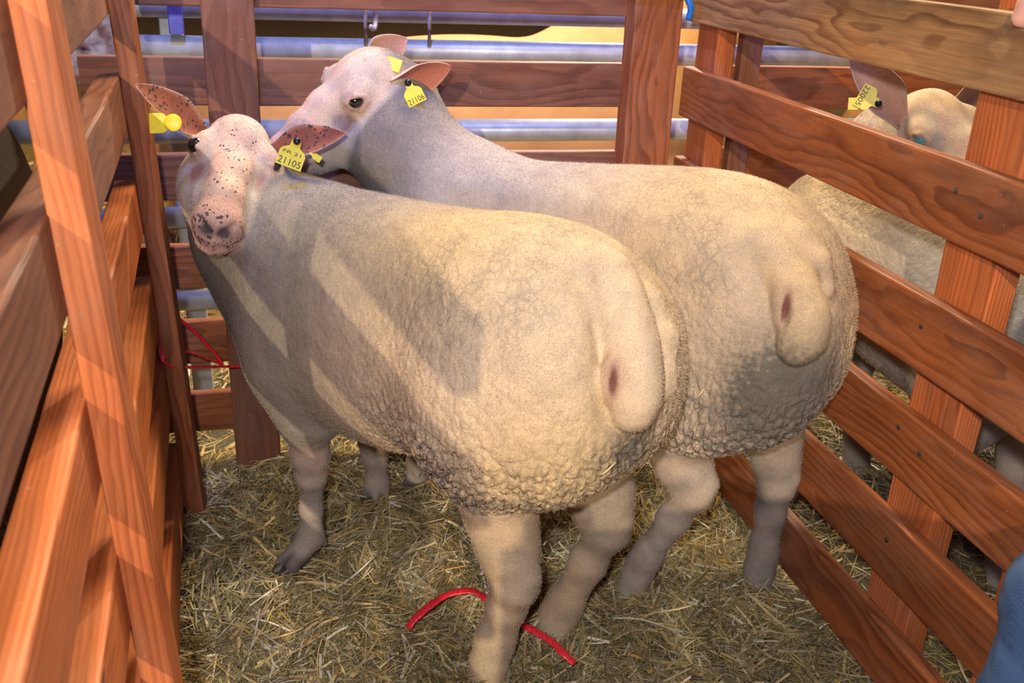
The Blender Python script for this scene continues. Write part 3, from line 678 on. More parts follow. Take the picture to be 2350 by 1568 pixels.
    spot = np.zeros(len(V)); col, wool, spot = head_paint(hq, col, wool, spot, hm, sp=spots)
    smooth_ = np.exp(-(((s+.09)**2+(t-.10)**2+(z-.525)**2)/.085**2))
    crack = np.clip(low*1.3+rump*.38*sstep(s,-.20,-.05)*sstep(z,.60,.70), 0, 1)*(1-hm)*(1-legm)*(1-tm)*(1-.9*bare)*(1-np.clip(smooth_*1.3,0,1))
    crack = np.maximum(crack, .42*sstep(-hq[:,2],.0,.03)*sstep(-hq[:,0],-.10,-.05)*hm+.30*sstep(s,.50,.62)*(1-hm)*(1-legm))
    wool = wool*(1-.6*np.clip(smooth_*1.2,0,1))
    if curly > 0:
        V = fluff(V, F, .0012+(.0010*rump+.0100*np.clip(low*1.5,0,1))*curly, wool*(1-hm)*(1-legm)*(1-tm), 1)
        V = V+normals(V,F)*(lump(V, 75., 9)*.0012)[:,None]
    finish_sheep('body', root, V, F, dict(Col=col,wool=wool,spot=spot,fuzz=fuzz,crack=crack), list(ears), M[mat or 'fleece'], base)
    for sg, em in zip((1,-1), eye_mats): eye(H, sg, root, M[em], eye_r)
    for sg, (top, kn, ft, hoof) in fore.items():
        hd = hoof-ft; hd[2] = 0; hd /= np.linalg.norm(hd)+1e-9; sd = np.array((-hd[1],hd[0],0))
        fh = lambda P: smax(smin(chain(P, [(hoof+sd*.012+hd*.006,.0165),(hoof+sd*.010+hd*.034-np.array((0,0,.006)),.0085)], .01), chain(P, [(hoof-sd*.012+hd*.006,.0165),(hoof-sd*.010+hd*.034-np.array((0,0,.006)),.0085)], .01), .003), -(P-hoof)@hd-.006, .005)
        hv, hf_ = nets(fh, hoof-.06, hoof+.06, .003); mesh_obj('hoof', hv, hf_, M['hoof'], root, origin=hoof, smooth=True)
    return root

FR0 = Frame((.40,1.347), (-.582,.813))          # the front sheep; its neighbour leans against its right flank
def hind_(top, hk, ft, hoof): return tuple(np.array(v, float) for v in (top,hk,ft,hoof))
def front_sheep():
    fr = Frame((.40,1.347), (-.582,.813)); w = fr.w; base = (.24,1.57,0); P_ = lambda x, y, Y: at(x, y, y=Y)
    st = [(-.215,.62,.50,.05),(-.19,.70,.44,.125),(-.14,.755,.395,.170),(-.07,.785,.378,.195),(.0,.797,.375,.202),(.08,.793,.372,.197),(.17,.775,.350,.190),(.27,.765,.325,.190),
          (.38,.757,.318,.188),(.48,.752,.322,.175),(.58,.745,.335,.160),(.66,.730,.375,.140),(.73,.70,.44,.110),(.785,.64,.51,.06)]
    H = Head((-.0557,1.86,.7704), (-.129,-.9626,-.2383), (.2245,-.2624,.9385), 1.127)
    LHh = at(1112,1560,z=.0); RHh = at(1262,1455,z=.0); LFh = at(672,1290,z=.018); RFh = at(855,1140,z=.0)
    hind = {1: hind_(P_(1150,1175,1.285), P_(1182,1335,1.262), P_(1136,1470,1.29), LHh), -1: hind_(P_(1375,1120,1.35), P_(1392,1212,1.335), P_(1288,1400,1.385), RHh)}
    fore = {1: hind_(P_(705,960,1.655), P_(716,1085,1.69), P_(712,1232,1.695), LFh), -1: hind_(P_(858,950,1.86), P_(862,1040,1.89), P_(864,1110,1.885), RFh)}
    neck = [(w(.60,0,.60),.125),(w(.69,.03,.64),.110),(H.w(-.095,0,-.105),.088),(H.w(-.045,0,-.065),.068)]
    tail = dict(px=[(1384,590,.012,.0),(1418,670,.028,-.006),(1444,780,.037,-.006),(1452,880,.036,.0),(1450,948,.027,.006)], ridge=[(1500,690,.016,-.008),(1524,780,.020,-.010),(1528,880,.016,-.008)], cuts=((-.034,-.016,0),(.046,.006,0)), dirt=[(1455,1030)])
    def paint(V, q, col, m):
        s, t, z = q.T
        ys = np.exp(-(((s+.10)**2+(t-.09)**2+(z-.53)**2)/.11**2)); col = blend(col, YEL*1.05, np.clip(ys*1.3,0,1)*.85)
        col = blend(col, YEL, m['low']*.35)
        dr = np.exp(-((V-tail['dirt'][0])**2@np.array((1,1,1)))/.052**2); col = blend(col, DIRT, np.clip(dr*1.7*(1.25-1.1*worley(V,150.,3)[0]),0,1)*.85)
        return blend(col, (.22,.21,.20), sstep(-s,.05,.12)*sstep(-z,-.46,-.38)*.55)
    rl = H.w(-.030,.052,.024); rr = H.w(-.030,-.052,.024); tl_ = at(792,306,y=1.80); tr = at(312,194,y=1.785); op = H.A[2]*.8-np.array((0,.7,0))
    ears = []
    for r_, t_ in ((rl,tl_),(rr,tr)):
        ears.append((*ear_mesh(r_, t_-r_, op, np.linalg.norm(t_-r_), .034), (.33,.115,.065), (.55,.40,.31), .85))
    root = sheep('sheep', 'shorn cream sheep in front, spotted face turned to the camera, yellow ear tag 21105', base, fr, st, H, hind, fore, neck, tail,
        lo=(-.24,1.08,-.06), hi=(.68,2.04,.95), ears=ears, pal=(CREAM,GREY,YEL,LEG,(.64,.52,.40)), vulva=(1408,868), hoofdark=(LFh,RFh), paint=paint, fuzz=220000, press=lambda P: -.201-(P[:,:2]-FR0.o[:2])@FR0.A[1,:2]-np.maximum(0,(P[:,:2]-FR0.o[:2])@FR0.A[0,:2]-.45)*9)
    v = CAM-at(680,340,y=1.76); v /= np.linalg.norm(v)
    stag(root, at(681,325,y=1.765), v+np.array((.1,0,.2)), at(690,300,y=1.765)-at(672,350,y=1.765), .046, .048, '21105', small='FR 21')
    stag(root, at(398,282,y=1.775), v+np.array((-.1,.0,.1)), at(700,300,y=1.765)-at(440,300,y=1.765), .034, .040, None, btn='yellow')
    stag(root, at(712,352,y=1.79), v, at(700,345,y=1.76)-at(735,368,y=1.76), .012, .022, None, btn=None)

def back_sheep():
    fr = Frame((.785,1.468), (-.717,.697)); w = fr.w; base = (.56,1.70,0); P_ = lambda x, y, Y: at(x, y, y=Y)
    st = [(-.205,.64,.50,.06),(-.18,.72,.44,.130),(-.13,.775,.39,.172),(-.06,.812,.372,.200),(.01,.828,.365,.208),(.10,.828,.365,.205),(.2,.815,.35,.198),(.30,.803,.335,.195),
          (.40,.793,.33,.188),(.50,.785,.335,.170),(.58,.775,.35,.150),(.64,.75,.41,.125),(.69,.70,.48,.08)]
    H = Head((.1966,1.95,.8839), (-.8478,-.1641,-.5043), (-.438,-.3196,.8402), 1.10)
    LHh = np.array((.655,1.482,0)); RHh = np.array((.915,1.452,0)); LFh = np.array((.300,1.938,0)); RFh = w(.56,-.10,0)
    hind = {1: hind_(P_(1560,1040,1.43), P_(1592,1125,1.405), P_(1478,1285,1.472), LHh), -1: hind_(P_(1778,985,1.455), P_(1782,1110,1.445), P_(1752,1270,1.458), RHh)}
    fore = {1: hind_(w(.60,.075,.33), w(.63,.05,.20), np.array((.302,1.93,.07)), LFh), -1: hind_(w(.53,-.09,.33), w(.55,-.10,.20), w(.55,-.10,.07), RFh)}
    neck = [(w(.50,0,.62),.125),(w(.585,.01,.69),.112),(P_(925,335,1.925),.098),(H.w(-.05,0,-.045),.078)]
    tail = dict(px=[(1756,545,.014,.0),(1795,620,.026,-.004),(1838,690,.034,-.004),(1843,755,.034,.002),(1826,802,.026,.008)], ridge=[(1838,540,.014,-.006),(1875,600,.016,-.007),(1895,660,.012,-.006)], cuts=((-.032,-.014,0),(.042,.010,0)), dirt=[(1790,925),(1735,1120),(1880,890)])
    def extra(P, q, d):
        return smin(d, smin(ell(q, (.16,-.02,.345), (.085,.06,.065)), ell(P, P_(1655,972,1.57), (.055,.055,.062)), .03), .04)
    def paint(V, q, col, m):
        s, t, z = q.T
        dr = np.exp(-((V-tail['dirt'][0])**2@np.array((1,1,.8)))/.085**2); col = blend(col, DIRT*.8, np.clip(dr*2.4*(1.35-1.0*worley(V,130.,3)[0]),0,1)*.88)
        dr = np.exp(-((V-tail['dirt'][2])**2@np.array((1,1,.8)))/.09**2); col = blend(col, (.15,.145,.14), np.clip(dr*1.5*(1.2-.8*worley(V,120.,6)[0]),0,1)*.75)
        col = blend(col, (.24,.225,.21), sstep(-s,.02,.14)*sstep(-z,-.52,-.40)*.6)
        b2 = np.exp(-((V-tail['dirt'][1])**2@np.array((1,1,.35)))/.028**2); return blend(col, DIRT*1.3, np.clip(b2*1.3,0,1)*.8)
    rl = H.w(-.036,.050,.020); rr = H.w(-.036,-.050,.022); tl_ = P_(1036,154,1.925); tr = P_(934,88,2.015)
    ears = [(*ear_mesh(rl, tl_-rl, np.array((-.1,-.8,-.35)), np.linalg.norm(tl_-rl), .038, cup=.75), (.50,.19,.14), (.62,.45,.39), .35),
            (*ear_mesh(rr, tr-rr, np.array((.35,-.75,.3)), np.linalg.norm(tr-rr), .034), (.50,.27,.20), (.62,.46,.38), 0.)]
    root = sheep('sheep', 'taller cream sheep standing behind, head in profile over its neighbour, tag 21106 in the ear', base, fr, st, H, hind, fore, neck, tail,
        lo=(-.02,1.17,-.06), hi=(1.10,2.10,1.08), ears=ears, pal=(CREAM*np.array((.97,.95,.92)),(.38,.34,.305),YEL*np.array((.95,.93,.95)),(.50,.44,.385),(.62,.48,.31)), vulva=(1801,700), hoofdark=(LFh,), paint=paint, extra=extra, spots=.25, cheek=1.2, fuzz=180000, legr=.90, eye_r=.0125, press=lambda P: np.maximum(P[:,0]-.964, (P[:,:2]-FR0.o[:2])@FR0.A[1,:2]+.203-np.maximum(0,(P[:,:2]-FR0.o[:2])@FR0.A[0,:2]-.28)**2*8))
    v = CAM-P_(945,210,1.85); v /= np.linalg.norm(v)
    stag(root, P_(936,190,1.862), v, P_(925,185,1.85)-P_(950,235,1.85), .036, .042, '21106', small='')
    stag(root, P_(868,137,1.915), v+np.array((0,0,.5)), P_(860,135,1.93)-P_(915,160,1.93), .026, .044, None, btn=None)

def pen_sheep():
    """the sheep of the neighbouring pen, seen between the boards"""
    fr = Frame((1.31,1.86), (.04,-1)); w = fr.w; base = (1.33,1.65,0)
    st = [(-.20,.62,.50,.06),(-.15,.72,.42,.14),(-.06,.755,.385,.185),(.1,.765,.37,.19),(.3,.755,.35,.19),(.42,.745,.34,.18),(.50,.72,.38,.15),(.56,.67,.45,.10)]
    H = Head((1.284,1.68,.852), (.16,-.9314,-.36), (-.22,-.42,.9), 1.12)
    hind = {s: hind_(w(-.02,s*.09,.36), w(-.07,s*.09,.25), w(-.02,s*.09,.07), w(0,s*.09,0)) for s in (1,-1)}
    fore = {s: hind_(w(.45,s*.09,.33), w(.47,s*.09,.20), w(.47,s*.09,.07), w(.49,s*.09,0)) for s in (1,-1)}
    neck = [(w(.34,0,.62),.13),(w(.30,-.01,.70),.115),(H.w(-.09,0,-.09),.09),(H.w(-.05,0,-.05),.07)]
    rr = H.w(-.030,-.052,.024); tr = at(1950,120,y=1.72); rl = H.w(-.030,.052,.024); tl_ = at(2330,190,y=1.74)
    ears = [(*ear_mesh(rr, tr-rr, H.A[2]*.6-np.array((.35,.8,0)), np.linalg.norm(tr-rr), .044, cup=.85), (.68,.42,.32), (.62,.48,.40), 0.),
            (*ear_mesh(rl, tl_-rl, H.A[2]*.6-np.array((0,.8,0)), np.linalg.norm(tl_-rl), .038), (.50,.29,.21), (.60,.46,.38), 0.)]
    root = sheep('sheep', 'sheep of the neighbouring pen peering between the boards, ear tag 22005 and shining eye', base, fr, st, H, hind, fore, neck, None, res=.0048,
        lo=(1.02,1.25,-.06), hi=(1.62,2.10,1.02), ears=ears, pal=(CREAM*.95,(.44,.42,.39),CREAM,(.45,.41,.37),CREAM), spots=.1, eye_mats=('eye','eye_shine'), cheek=.8, fuzz=30000, eye_r=.0120, press=lambda P: 1.042-P[:,0])
    v = CAM-at(2000,220,y=1.62); v /= np.linalg.norm(v)
    stag(root, at(2016,238,y=1.635), v, at(2030,244,y=1.62)-at(1975,216,y=1.62), .044, .040, '22005', small='')
    stag(root, at(1985,238,y=1.66), v, at(2030,244,y=1.66)-at(1985,244,y=1.66), .022, .030, None, btn=None)
def far_sheep():
    fr = Frame((1.70,1.80), (-.1,-1)); w = fr.w; base = (1.68,1.6,0)
    st = [(-.20,.62,.50,.06),(-.15,.72,.42,.14),(-.06,.755,.385,.185),(.1,.765,.37,.19),(.3,.755,.35,.19),(.42,.745,.34,.18),(.50,.72,.38,.15),(.56,.67,.45,.10)]
    H = Head(w(.70,.02,.88), (-.2,-.9,-.35), (-.05,-.35,.9), 1.08)
    hind = {s: hind_(w(-.02,s*.09,.36), w(-.07,s*.09,.25), w(-.02,s*.09,.07), w(0,s*.09,0)) for s in (1,-1)}
    fore = {s: hind_(w(.35,s*.10,.33), w(.36,s*.10,.20), w(.36,s*.10,.07), w(.38,s*.10,0)) for s in (1,-1)}
    neck = [(w(.40,0,.62),.13),(w(.52,0,.72),.11),(H.w(-.05,0,-.05),.08)]
    ears = [(*ear_mesh(H.w(-.03,g_*.052,.024), H.w(-.06,g_*.17,.01)-H.w(-.03,g_*.052,.024), (0,-.9,.2), .12, .036), (.50,.29,.21), (.60,.46,.38), 0.) for g_ in (1,-1)]
    sheep('sheep', 'grey wooled sheep at the right edge, seen dimly beyond the upright of the right hurdle', base, fr, st, H, hind, fore, neck, None, res=.0075,
        lo=(1.35,.85,-.06), hi=(2.0,2.08,1.05), ears=ears, pal=(CREAM*.9,(.44,.42,.39),CREAM,(.42,.38,.35),CREAM), spots=0)
def brown_sheep():
    fr = Frame((-.60,1.09), (.0,1)); w = fr.w; base = (-.60,1.3,0); B = np.array((.055,.029,.012))
    st = [(-.24,.70,.50,.06),(-.19,.90,.40,.19),(-.08,1.0,.30,.26),(.1,1.06,.28,.285),(.3,1.07,.27,.29),(.48,1.06,.28,.28),(.60,1.02,.32,.25),(.70,.95,.42,.18),(.76,.85,.5,.10)]
    H = Head(w(1.0,.05,.98), (.1,.85,-.5), (.05,.5,.85), 1.2)
    hind = {s: hind_(w(.0,s*.10,.34), w(-.05,s*.10,.24), w(.0,s*.10,.07), w(.02,s*.10,0)) for s in (1,-1)}
    fore = {s: hind_(w(.55,s*.10,.33), w(.56,s*.10,.20), w(.56,s*.10,.07), w(.58,s*.10,0)) for s in (1,-1)}
    neck = [(w(.58,0,.78),.17),(w(.78,.02,.86),.14),(H.w(-.05,0,-.05),.10)]
    ears = [(*ear_mesh(H.w(-.03,g_*.052,.024), H.w(-.06,g_*.17,.01)-H.w(-.03,g_*.052,.024), (0,.3,.9), .14, .036), (.10,.06,.04), (.09,.05,.03), 0.) for g_ in (1,-1)]
    sheep('sheep', 'dark brown woolly sheep behind the left hurdle, only its curly fleece showing', base, fr, st, H, hind, fore, neck, None, res=.0085,
        lo=(-.98,.72,-.06), hi=(-.22,2.42,1.25), ears=ears, pal=(B,B,B*np.array((1.6,1.7,1.2)),B*.7,B), spots=0, mat='brown_fleece', curly=2.)
front_sheep(); back_sheep(); pen_sheep(); far_sheep(); brown_sheep()

# ------------------------------------------------------------------ steel barrier behind
def barrier():
    b = empty('steel_barrier', (.6,2.42,0)); tag(b, 'galvanised steel cattle barrier with round pipes behind the back hurdle', 'barrier')
    for z, r in ((1.000,.024),(.912,.027),(.722,.028),(.515,.026),(.30,.026)):
        tube('pipe', [(-.9,2.42,z),(3.2,2.42,z)], r, M['galvanised'], b, seg=20)
    for x in (-.19,1.75): board('barrier_post', (x,2.47,-.03), (x,2.47,1.15), .05, .04, (0,-1,0), M['galvanised'], b)
    s_ = board('hanging_strap', (-.175,2.385,1.10), (-.175,2.385,.945), .032, .008, (0,-1,0), M['bracket'], b)
    V, F = uvsphere((-.175,2.379,.957), (.009,.004,.009)); mesh_obj('bolt', V, F, M['rust'], s_, origin=(-.175,2.379,.957), smooth=True)
    for x in (.245,.395):
        tube('hook', [(x,2.40,1.04),(x,2.395,.97),(x,2.395,.925)], .0045, M['rust'], b, seg=8)
    tube('hook', spline([(.27,2.40,1.03),(.268,2.39,.985),(.262,2.375,.965),(.252,2.37,.972)], 5), .006, M['rust'], b, seg=8)
    pl = board('end_plate', (-.345,2.36,.84), (-.345,2.36,1.12), .11, .008, (0,-1,0), M['rust'], b)
    V, F = uvsphere((-.352,2.352,.965), (.013,.006,.013)); mesh_obj('bolt', V, F, M['bracket'], pl, origin=(-.352,2.352,.965), smooth=True)
    board('end_post', (-.42,2.38,-.03), (-.42,2.38,1.15), .04, .04, (0,-1,0), M['bracket'], b)
barrier()

# ------------------------------------------------------------------ cattle lying in the golden straw
def hide_mat():
    m, nt, b = new_mat('tan_hide'); g = G(nt); tc = g.n('TexCoord').outputs['Object']; a = g.n('Attribute', attribute_name='Col')
    g.l(g.mix(.7, a.outputs['Color'], g.ramp(g.noise(tc, 6., 4.), [(.3,(.75,.7,.65)),(.7,(1.2,1.2,1.2))]), 'MULTIPLY'), b.inputs['Base Color'])
    b.inputs['Roughness'].default_value = .8; g.l(g.bump(g.noise(tc, 200., 3.), .3, .004), b.inputs['Normal']); return m
M['hide'] = hide_mat()
def cow(o, ang, label, sc=1.):
    """a cow lying down: body, folded legs, neck and head with muzzle, ears and horns"""
    ca, sa = math.cos(ang), math.sin(ang); A = np.array([[ca,sa,0],[-sa,ca,0],[0,0,1.]])*1.; o = np.array(o, float)
    H = Head(o+np.array((1.02,.22,.62))*sc@A, np.array((.75,.35,-.5))@A, np.array((.45,.2,.85))@A, 2.0*sc)
    L = lambda P: (P-o)@A.T/sc
    def f(P):
        q = L(P); d = ell(q, (0,0,.30), (.72,.36,.32))
        d = smin(d, ell(q, (-.5,.02,.30), (.33,.34,.29)), .1); d = smin(d, ell(q, (.45,.02,.36), (.30,.27,.30)), .1)
        d = smin(d, chain(q, [((.50,.05,.48),.20),((.78,.14,.58),.15),((.96,.20,.62),.12)], .1), .12)
        for sg in (1,-1):
            d = smin(d, chain(q, [((.50,sg*.22,.20),.10),((.78,sg*.24,.09),.07),((.55,sg*.27,.05),.05),((.42,sg*.27,.04),.045)], .04), .05)
            d = smin(d, chain(q, [((-.42,sg*.28,.22),.15),((-.10,sg*.36,.11),.09),((-.42,sg*.40,.06),.055),((-.20,sg*.43,.045),.045)], .04), .06)
        d = smin(d, chain(q, [((-.80,0,.42),.04),((-.88,.05,.2),.03),((-.84,.12,.04),.045)], .02), .03)
        d = d*sc; return smin(d, head_sdf(H.loc(P), .2)*H.s, .06)
    r = 1.25*sc; V, F = nets(f, o-np.array((r,r,.03)), o+np.array((r,r,1.0*sc)), .017)
    q = L(V); hq = H.loc(V); col = np.tile(np.array((.45,.24,.10)), (len(V),1)); col = blend(col, (.55,.36,.19), sstep(-q[:,2],-.2,0)*.6)
    col = blend(col, (.70,.52,.40), sstep(hq[:,0],.13,.17)*(head_sdf(hq) < .02))
    root = empty('cow', tuple(o)); tag(root, label, 'cow', 'tan cattle lying behind the steel barrier')
    Vs = [V]; Fs = [F]; n = len(V); cs = [col]
    for g_ in (1,-1):
        a_ = H.w(-.03,g_*.05,.02); b_ = H.w(-.05,g_*.16,-.005); ev, ef, *_ = ear_mesh(a_, b_-a_, (0,-.8,.3), np.linalg.norm(b_-a_), .075*sc)
        Vs.append(ev); Fs.append(ef+n); n += len(ev); cs.append(np.tile((.48,.27,.13), (len(ev),1)))
    V = np.concatenate(Vs); ob = mesh_obj('body', V, np.concatenate(Fs), M['hide'], root, origin=o, smooth=True)
    c4 = np.ones((len(V),4), np.float32); c4[:,:3] = np.concatenate(cs); ob.data.color_attributes.new('Col','FLOAT_COLOR','POINT').data.foreach_set('color', c4.ravel())
    for g_ in (1,-1):
        p = spline([H.w(-.045,g_*.035,.04), H.w(-.05,g_*.09,.075), H.w(-.02,g_*.115,.12)], 6)
        tube('horn', p, .02, M['horn'], root, seg=10, radii=[.020*(1-.8*i/(len(p)-1)) for i in range(len(p))])
        eye(H, g_, root, M['eye'])
M['horn'] = plain('pale_horn', (.62,.52,.36), .4)
cow((.75,3.75,-.03), math.radians(8), 'tan cow lying in golden straw, centre of the view behind the steel pipes', 1.36)
cow((-2.1,4.5,-.03), math.radians(200), 'tan cow lying at the left beyond the steel pipes, behind the front sheep', 1.36)
cow((4.05,4.2,-.03), math.radians(-14), 'tan cow lying to the right, beyond the corner post and steel pipes', 1.36)

# ------------------------------------------------------------------ red twine, blue strap
def ribbon(name, pts, r, flat, parent=None, label=None, n=9):
    P = spline(pts, n); rr = random.Random(3); rad = [r*(.8+.4*rr.random()) for _ in P]; rad = [(a+b)/2 for a, b in zip(rad, rad[1:]+rad[:1])]
    o = tube(name, P, r, M['ribbon'], parent, seg=10, flat=flat, radii=rad)
    if label: tag(o, label, 'twine')
    return o
Z = lambda x, y, z: at(x, y, z=z)
Y = lambda x, y, yy: at(x, y, y=yy)
tw = empty('plastic_twine', tuple(Y(470,838,1.95))); tag(tw, 'red plastic twine tying the left hurdle to the back post', 'twine')
ribbon('strand', [Y(366,765,1.93),Y(372,815,1.865),Y(385,838,1.860),Y(420,843,1.90),Y(500,842,1.99),Y(578,841,2.045)], .0045, .6, tw)
ribbon('strand', [Y(400,725,1.95),Y(440,755,1.99),Y(478,795,2.02),Y(500,820,2.03),Y(508,838,2.035)], .0055, .7, tw)
ribbon('strand', [Y(415,802,1.97),Y(455,815,2.0),Y(505,836,2.035)], .004, .6, tw)
ribbon('plastic_twine', [Z(936,1442,.02),Z(955,1418,.035),Z(985,1392,.045),Z(1025,1366,.055),Z(1075,1356,.06),Z(1110,1370,.055),Z(1140,1400,.045),Z(1170,1420,.045),Z(1205,1437,.05),Z(1262,1470,.045),Z(1290,1496,.04),Z(1318,1524,.03)], .0082, .40, None, 'red plastic twine lying in the straw around the hind foot of the front sheep', 8)
def strap():
    b = empty('blue_strap', (.83,2.04,1.08)); tag(b, 'bright blue plastic strap tied around the top of the corner post', 'strap')
    x0, x1, y0, y1 = .769,.887,2.040,2.112
    tube('band', [(x0,y1,1.088),(x0,y0,1.084),(x1,y0,1.076),(x1,y1,1.078),(x0,y1,1.088)], .007, M['blue_strap'], b, seg=8, flat=1.)
    tube('loose_end', spline([(x1-.004,y0-.004,1.076),(x1+.006,y0-.008,1.055),(x1+.006,y0-.004,1.03)], 4), .007, M['blue_strap'], b, seg=8)
strap()

# ------------------------------------------------------------------ visitor leaning on the right hurdle
def denim_mat():
    m, nt, b = new_mat('blue_denim'); g = G(nt); tc = g.n('TexCoord').outputs['Object']
    wv = g.n('TexWave'); g.l(g.mapv(tc, (1,1,1)), wv.inputs['Vector']); wv.inputs['Scale'].default_value = 260.; wv.inputs['Distortion'].default_value = 1.
    c = g.mix(g.noise(tc, 500., 2.), (.016,.050,.150), (.060,.130,.300)); c = g.mix(g.math('MULTIPLY', wv.outputs['Fac'], .25), c, (.10,.18,.34))
    c = g.mix(.6, c, g.ramp(g.noise(tc, 14., 4.), [(.3,(.6,.6,.65)),(.7,(1.3,1.3,1.25))]), 'MULTIPLY')
    g.l(c, b.inputs['Base Color']); b.inputs['Roughness'].default_value = .85; g.l(g.bump(g.noise(tc, 700., 2.), .4, .001), b.inputs['Normal']); return m
M['denim'] = denim_mat(); M['skin'] = plain('human_skin', (.62,.33,.26), .45, 0, (35.,(.68,.36,.31)), (300.,.15,.0006)); M['knit'] = plain('dark_knit', (.03,.035,.05), .9, 0, None, (220.,.5,.002)); M['hair'] = plain('brown_hair', (.07,.04,.025), .5, 0, None, (150.,.5,.003)); M['boot'] = plain('black_rubber', (.02,.02,.02), .4)
def person():
    A = lambda *v: np.array(v, float); base = (1.2,.52,0)
    hipL, hipR = A(1.13,.50,.90), A(1.32,.46,.90); knL, anL = A(.942,.788,.462), A(.835,.69,.10); knR, anR = A(1.36,.54,.50), A(1.34,.42,.10)
    sh = A(1.22,.50,1.40); sL, sR = A(1.07,.56,1.38), A(1.38,.46,1.38); elL = A(1.10,.82,1.235); wrL = A(1.02,1.015,1.180); elR = A(1.48,.62,1.14); wrR = A(1.36,.76,1.02)
    hd = A(1.20,.56,1.62); H = Head(hd, (-.55,.75,-.30), (-.1,.2,.95), 1.)
    def legs(P, e=0.):
        d = smin(rcone(P, A(1.17,.49,.93), A(1.28,.47,.93), .135+e, .135+e), ell(P, A(1.225,.475,1.02), (.17+e,.12+e,.12+e)), .08)
        for h_, k_, a_ in ((hipL,knL,anL),(hipR,knR,anR)):
            d = smin(d, rcone(P, h_, k_, .088+e, .062+e), .06); d = smin(d, chain(P, [(k_,.060+e),(k_*.6+a_*.4,.060+e),(a_,.040+e)], .03), .03)
        return d
    def torso(P, e=0.):
        d = chain(P, [(A(1.225,.48,1.0),.135+e),(A(1.22,.49,1.2),.14+e),(A(1.22,.50,1.33),.125+e)], .06)
        d = smin(d, rcone(P, sL, sR, .062+e, .062+e), .08)
        for s_, e_, w_ in ((sL,elL,wrL),(sR,elR,wrR)): d = smin(d, chain(P, [(s_,.056+e),(e_,.042+e),(w_,.030+e)], .03), .04)
        return d
    def hand(P, w, dirv, pn, th, curl, thumb):
        """palm, four bent fingers of different length and a thumb leaving the side of the palm"""
        dv = dirv/np.linalg.norm(dirv); pn = pn-dv*(pn@dv); pn /= np.linalg.norm(pn); sd = np.cross(dv, pn)*th
        pc = w+dv*.055; q = np.stack([(P-pc)@dv, (P-pc)@sd, (P-pc)@pn], -1); d = ell(q, (0,0,0), (.056,.044,.019)); d = smin(d, rcone(P, w, w+dv*.03, .027, .028), .02)
        for i, (o, L) in enumerate(((-.030,.066),(-.010,.078),(.011,.074),(.030,.058))):
            b0 = w+dv*(.095-.008*abs(i-1.3))-sd*o; a1, a2 = curl, curl*2.1
            b1 = b0+(dv*math.cos(a1*.5)+pn*math.sin(a1*.5))*L*.45; b2 = b1+(dv*math.cos(a1*1.2)+pn*math.sin(a1*1.2))*L*.32; b3 = b2+(dv*math.cos(a2)+pn*math.sin(a2))*L*.25
            d = smin(d, chain(P, [(b0,.0098),(b1,.0090),(b2,.0082),(b3,.0072)], .004), .006)
        t0 = w+dv*.028+sd*.026; d = smin(d, chain(P, [(t0,.0155),(thumb[0],.0130),(thumb[1],.0118),(thumb[2],.0105)], .006), .012)
        return d
    def skin(P):
        d = smin(torso(P, -.012), legs(P, -.022), .05)
        d = smin(d, chain(P, [(sh,.060),(hd-A(0,.02,.09),.052)], .03), .04)
        q = H.loc(P); h = ell(q, (0,0,.015), (.098,.076,.105)); h = smin(h, ell(q, (.045,0,-.055), (.050,.052,.055)), .04)
        h = smin(h, rcone(q, (.088,0,.012), (.108,0,-.022), .008, .014), .012); h = smin(h, ell(q, (.085,0,-.060), (.014,.024,.009)), .01); h = smin(h, ell(q, (.075,0,-.092), (.02,.022,.016)), .02)
        for g_ in (1,-1):
            h = smax(h, -ell(q, (.097,g_*.031,.012), (.014,.016,.010)), .012); h = smin(h, ell(q, (.082,g_*.031,.012), (.012,.013,.012)), .003)
            h = smin(h, ell(q, (-.005,g_*.078,-.005), (.018,.008,.030)), .008); h = smin(h, rcone(q, (.092,g_*.012,.030), (.086,g_*.045,.030), .007, .006), .012)
        d = smin(d, h, .02)
        tb = at(2352,-30,x=.970); tt = at(2338,44,x=.9555)
        d = smin(d, hand(P, wrL, A(.980,1.115,1.148)-wrL, A(.25,.0,-1), -1, .75, [A(.973,1.085,1.140), at(2358,5,x=.960), tt]), .02)
        return smin(d, hand(P, wrR, A(-.6,.6,-.35), A(-.2,-.3,-1), 1, .45, [wrR+A(-.03,.03,-.01)+A(-.02,-.03,0), wrR+A(-.06,.03,-.02), wrR+A(-.075,.045,-.03)]), .02)
    root = empty('person', base); tag(root, 'person in blue jeans at the right edge, thumb hooked over the top rail', 'person')
    lo, hi = (.76,.28,-.02), (1.62,1.26,1.80)
    V, F = nets(skin, lo, hi, .0062); mesh_obj('body', V, F, M['skin'], root, origin=base, smooth=True)
    def jeans(P):
        d = legs(P, .010); d = d+lump(P, 38., 4)*.006+np.abs(lump(P*np.array((1,1,1.8)), 60., 6))*-.004
        for c_ in ((.945,.775,.395),(.95,.80,.50),(.925,.745,.34)): d = smax(d, -rcone(P, A(*c_)+A(-.07,-.06,.02), A(*c_)+A(.02,.07,-.02), .001, .001), .018)
        return smax(d, P[:,2]-1.06, .01)
    V, F = nets(jeans, lo, (1.62,1.0,1.12), .0062); mesh_obj('jeans', V, F, M['denim'], root, origin=base, smooth=True)
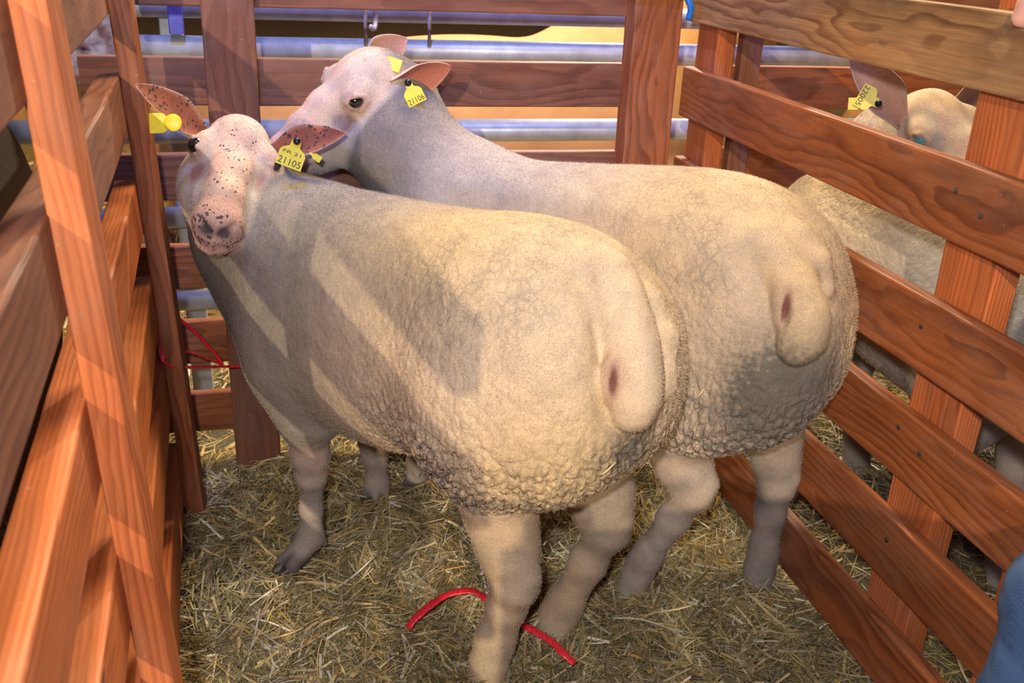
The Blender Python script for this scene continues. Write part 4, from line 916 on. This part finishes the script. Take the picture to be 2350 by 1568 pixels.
    def top(P):
        d = torso(P, .012)+lump(P, 30., 8)*.006
        for w_, e_ in ((wrL,elL),(wrR,elR)): n_ = w_-e_; n_ /= np.linalg.norm(n_); near = np.linalg.norm(P-w_, axis=1) < .2; d = np.where(near, smax(d, (P-w_)@n_+.01, .008), d)
        return smax(d, -(P[:,2]-.96), .01)
    V, F = nets(top, (.9,.28,.9), hi, .0075); mesh_obj('sweater', V, F, M['knit'], root, origin=base, smooth=True)
    def hr(P):
        q = H.loc(P); d = ell(q, (-.012,0,.035), (.112,.090,.112)); d = smax(d, -ell(q, (.085,0,-.04), (.075,.075,.10)), .02)+lump(P, 80., 3)*.004; return smin(d, ell(q, (-.06,0,-.05), (.055,.075,.07)), .03)
    V, F = nets(hr, hd-A(.2,.2,.2), hd+A(.2,.2,.2), .006); mesh_obj('hair', V, F, M['hair'], root, origin=hd, smooth=True)
    for a_, d_ in ((anL,A(-.4,.9,0)),(anR,A(-.3,.9,0))):
        d_ = d_/np.linalg.norm(d_); f_ = lambda P: smax(smin(chain(P, [(a_+A(0,0,.03),.052),(a_-A(0,0,.04),.055)], .02), chain(P, [(a_-A(0,0,.055)-d_*.03,.042),(a_-A(0,0,.060)+d_*.13,.038)], .02), .03), -P[:,2]+.002, .006)
        V, F = nets(f_, a_-A(.25,.25,.12), a_+A(.25,.25,.12), .008); mesh_obj('boot', V, F, M['boot'], root, origin=a_, smooth=True)
person()

# ------------------------------------------------------------------ stalks caught in the fleece
bpy.context.view_layer.update(); DG = bpy.context.evaluated_depsgraph_get()
def caught(px, py, dx, dy, L, lab):
    d = RC.T@np.array([px-1175., py-784., FPX]); d /= np.linalg.norm(d); ok, loc, nrm, *_ = S.ray_cast(DG, Vector(CAM), Vector(d))
    v = Vector(RC.T@np.array([dx, dy, 0.])); v = (v-nrm*v.dot(nrm)).normalized(); c = loc+nrm*.0035
    o = tube('straw_stalk', [c-v*L/2, c-v*L*.1+nrm*.001, c+v*L/2], .0016, M['stalk'], None, seg=6, flat=.6); tag(o, lab, 'straw')
M['stalk'] = plain('dry_stalk', (.72,.58,.30), .5)
caught(1395, 1072, .8, -.6, .026, 'pale straw stalk caught in the fleece low on the rump of the front sheep')
caught(1612, 898, .6, -.8, .022, 'short yellow straw stalk caught in the flank fleece of the rear sheep')
